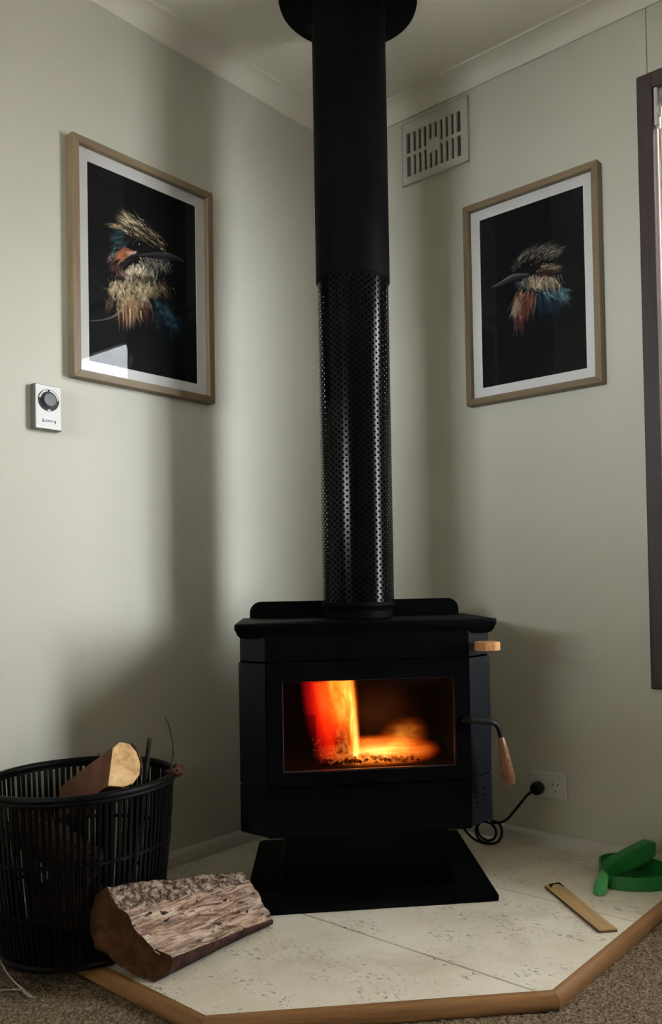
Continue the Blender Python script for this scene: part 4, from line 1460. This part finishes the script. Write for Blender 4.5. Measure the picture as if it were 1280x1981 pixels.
def strip(lo, hi, name, mat, close=False):
    """outline stations lo..hi (in section corners) as one mesh along the log"""
    idx = [k for k in range(nd) if lo * SUB <= k <= hi * SUB]
    if close:
        idx = idx + [0]
    v_, mk_ = [], []
    for r_ in range(NR + 1):
        for k in idx:
            v_.append(rings[r_][k])
            mk_.append(mask[r_ * nd + k])
    n_ = len(idx)
    f_ = [(r_ * n_ + k, r_ * n_ + k + 1, (r_ + 1) * n_ + k + 1, (r_ + 1) * n_ + k) for r_ in range(NR) for k in range(n_ - 1)]
    me_ = bpy.data.meshes.new(name)
    me_.from_pydata([tuple(p) for p in v_], [], f_)
    at_ = me_.color_attributes.new('crust', 'FLOAT_COLOR', 'POINT')
    at_.data.foreach_set('color', np.array([[q, q, q, 1] for q in mk_], np.float32).ravel())
    me_.materials.append(mat)
    me_.polygons.foreach_set('use_smooth', [True] * len(me_.polygons))
    o = bpy.data.objects.new(name, me_)
    COL.objects.link(o)
    o.parent = log
    return o


strip(0, 6.2, 'split_face', M['split_face'])
strip(6.2, 14.99, 'bark', M['log_bark'], True)
for r_, nm in ((0, 'broken_end'), (NR, 'broken_end')):
    ring = rings[r_]
    c0 = sum(ring, Vector()) / nd
    lv, fcs = [], []
    K = 7
    for k in range(K):
        s_ = 1 - k / K
        for p in ring:
            q = c0 + (p - c0) * s_
            hgt = 0.010 * mnoise.noise(Vector((q.x * 28, 3.3, q.z * 28))) + 0.006 * mnoise.noise(Vector((q.x * 70, 1.3, q.z * 22)))
            lv.append((q.x, q.y + (hgt if k else 0), q.z))
    lv.append(tuple(c0))
    for k in range(K - 1):
        for i in range(nd):
            j = (i + 1) % nd
            fcs.append((k * nd + i, k * nd + j, (k + 1) * nd + j, (k + 1) * nd + i))
    for i in range(nd):
        fcs.append(((K - 1) * nd + i, (K - 1) * nd + (i + 1) % nd, K * nd))
    MB().add(lv, fcs).build(nm, M['log_end'], log, auto=35)

# ------------------------------------------------------------------ flat wooden shim on the tiles
sp = Vector((1.012, -0.362, HZ))
sdir = math.atan2(-0.461 + 0.290, 1.124 - 0.900)
shim = empty('wood_shim', sp, sdir - math.pi / 2, 'flat strip of pale wood with a charred tip lying on the hearth', 'wood strip')
L2 = 0.142
MB().prism([(-0.021, -L2), (0.021, -L2 + 0.006), (0.020, L2), (-0.020, L2 + 0.004)], 0.0046, 0.0072).build('top_face', M['shim_wood'], shim)
MB().prism([(-0.0212, -L2 - 0.0004), (0.0212, -L2 + 0.0056), (0.0202, L2), (-0.0202, L2 + 0.004)], 0.0004, 0.0046).build('core', M['shim_edge'], shim)
MB().prism([(-0.021, -L2 - 0.001), (-0.012, -L2 - 0.0005), (0.010, -L2 + 0.004), (0.014, -L2 + 0.026), (0.008, -L2 + 0.020), (0.000, -L2 + 0.008), (-0.014, -L2 + 0.006), (-0.021, -L2 + 0.03)], 0.0072, 0.0078).build('charred_tip', M['char'], shim)

# ------------------------------------------------------------------ green dustpan by the baseboard
dp = empty('dustpan', (1.045, -0.165, HZ), 0, 'green plastic dustpan with raised handle on the hearth below the window', 'dustpan')


def ribbon(path, h0, h1, thick, z0, name, mat, parent=dp, lean=0.0):
    P = catmull(path, 6)
    lp = []
    n = len(P)
    for i, p in enumerate(P):
        d = (P[min(i + 1, n - 1)] - P[max(i - 1, 0)]).normalized()
        nn = Vector((-d.y, d.x, 0))
        h = h0 + (h1 - h0) * i / (n - 1)
        zb = z0 + p.z
        a_, b_ = p + nn * thick / 2, p - nn * thick / 2
        lp.append([(a_.x, a_.y, zb), (b_.x, b_.y, zb), (b_.x + nn.x * lean, b_.y + nn.y * lean, zb + h), (a_.x + nn.x * lean, a_.y + nn.y * lean, zb + h)])
    return MB().loft(lp).build(name, mat, parent, auto=40)


G, GL = M['green'], M['green_light']
ox, oy = 1.045, -0.165
P_ = lambda x, y, z=0.0: (x - ox, y - oy, z)
ribbon([P_(1.100, -0.060), P_(1.040, -0.040), P_(0.975, -0.055), P_(0.950, -0.095), P_(0.965, -0.140), P_(1.005, -0.185)], 0.040, 0.036, 0.004, 0.001, 'back_wall', G)
ribbon([P_(1.016, -0.205), P_(1.040, -0.205), P_(1.075, -0.190), P_(1.110, -0.165), P_(1.132, -0.135), P_(1.138, -0.095)], 0.032, 0.036, 0.004, 0.001, 'front_wall', G)
MB().prism([P_(1.016, -0.205)[:2], P_(1.075, -0.190)[:2], P_(1.132, -0.135)[:2], P_(1.138, -0.095)[:2], P_(1.10, -0.060)[:2], P_(1.04, -0.042)[:2], P_(0.975, -0.057)[:2], P_(0.952, -0.095)[:2], P_(0.967, -0.140)[:2]], 0.0004, 0.003).build('pan_floor', G, dp)
# spout-like grip at the near corner
MB().loft([[P_(0.975, -0.172, 0.004), P_(1.016, -0.205, 0.004), P_(1.018, -0.200, 0.032), P_(0.982, -0.165, 0.034)],
           [P_(0.990, -0.236, 0.001), P_(1.032, -0.252, 0.001), P_(1.034, -0.248, 0.022), P_(0.996, -0.230, 0.024)],
           [P_(1.004, -0.268, 0.001), P_(1.026, -0.274, 0.001), P_(1.027, -0.271, 0.012), P_(1.008, -0.265, 0.013)]]).build('grip', GL, dp, bevel=0.004)
# raised paddle handle leaning over the tray
hl = []
for (x, y, z, wv) in ((0.990, -0.165, 0.030, 0.014), (1.000, -0.145, 0.036, 0.022), (1.032, -0.098, 0.052, 0.027), (1.058, -0.062, 0.066, 0.027), (1.070, -0.045, 0.072, 0.017)):
    hl.append([P_(x - 0.012, y + 0.004, z - wv), P_(x + 0.012, y - 0.012, z - wv), P_(x + 0.012, y - 0.012, z + wv * 0.9), P_(x - 0.012, y + 0.004, z + wv * 0.9)])
MB().loft(hl).build('handle', G, dp, bevel=0.004)
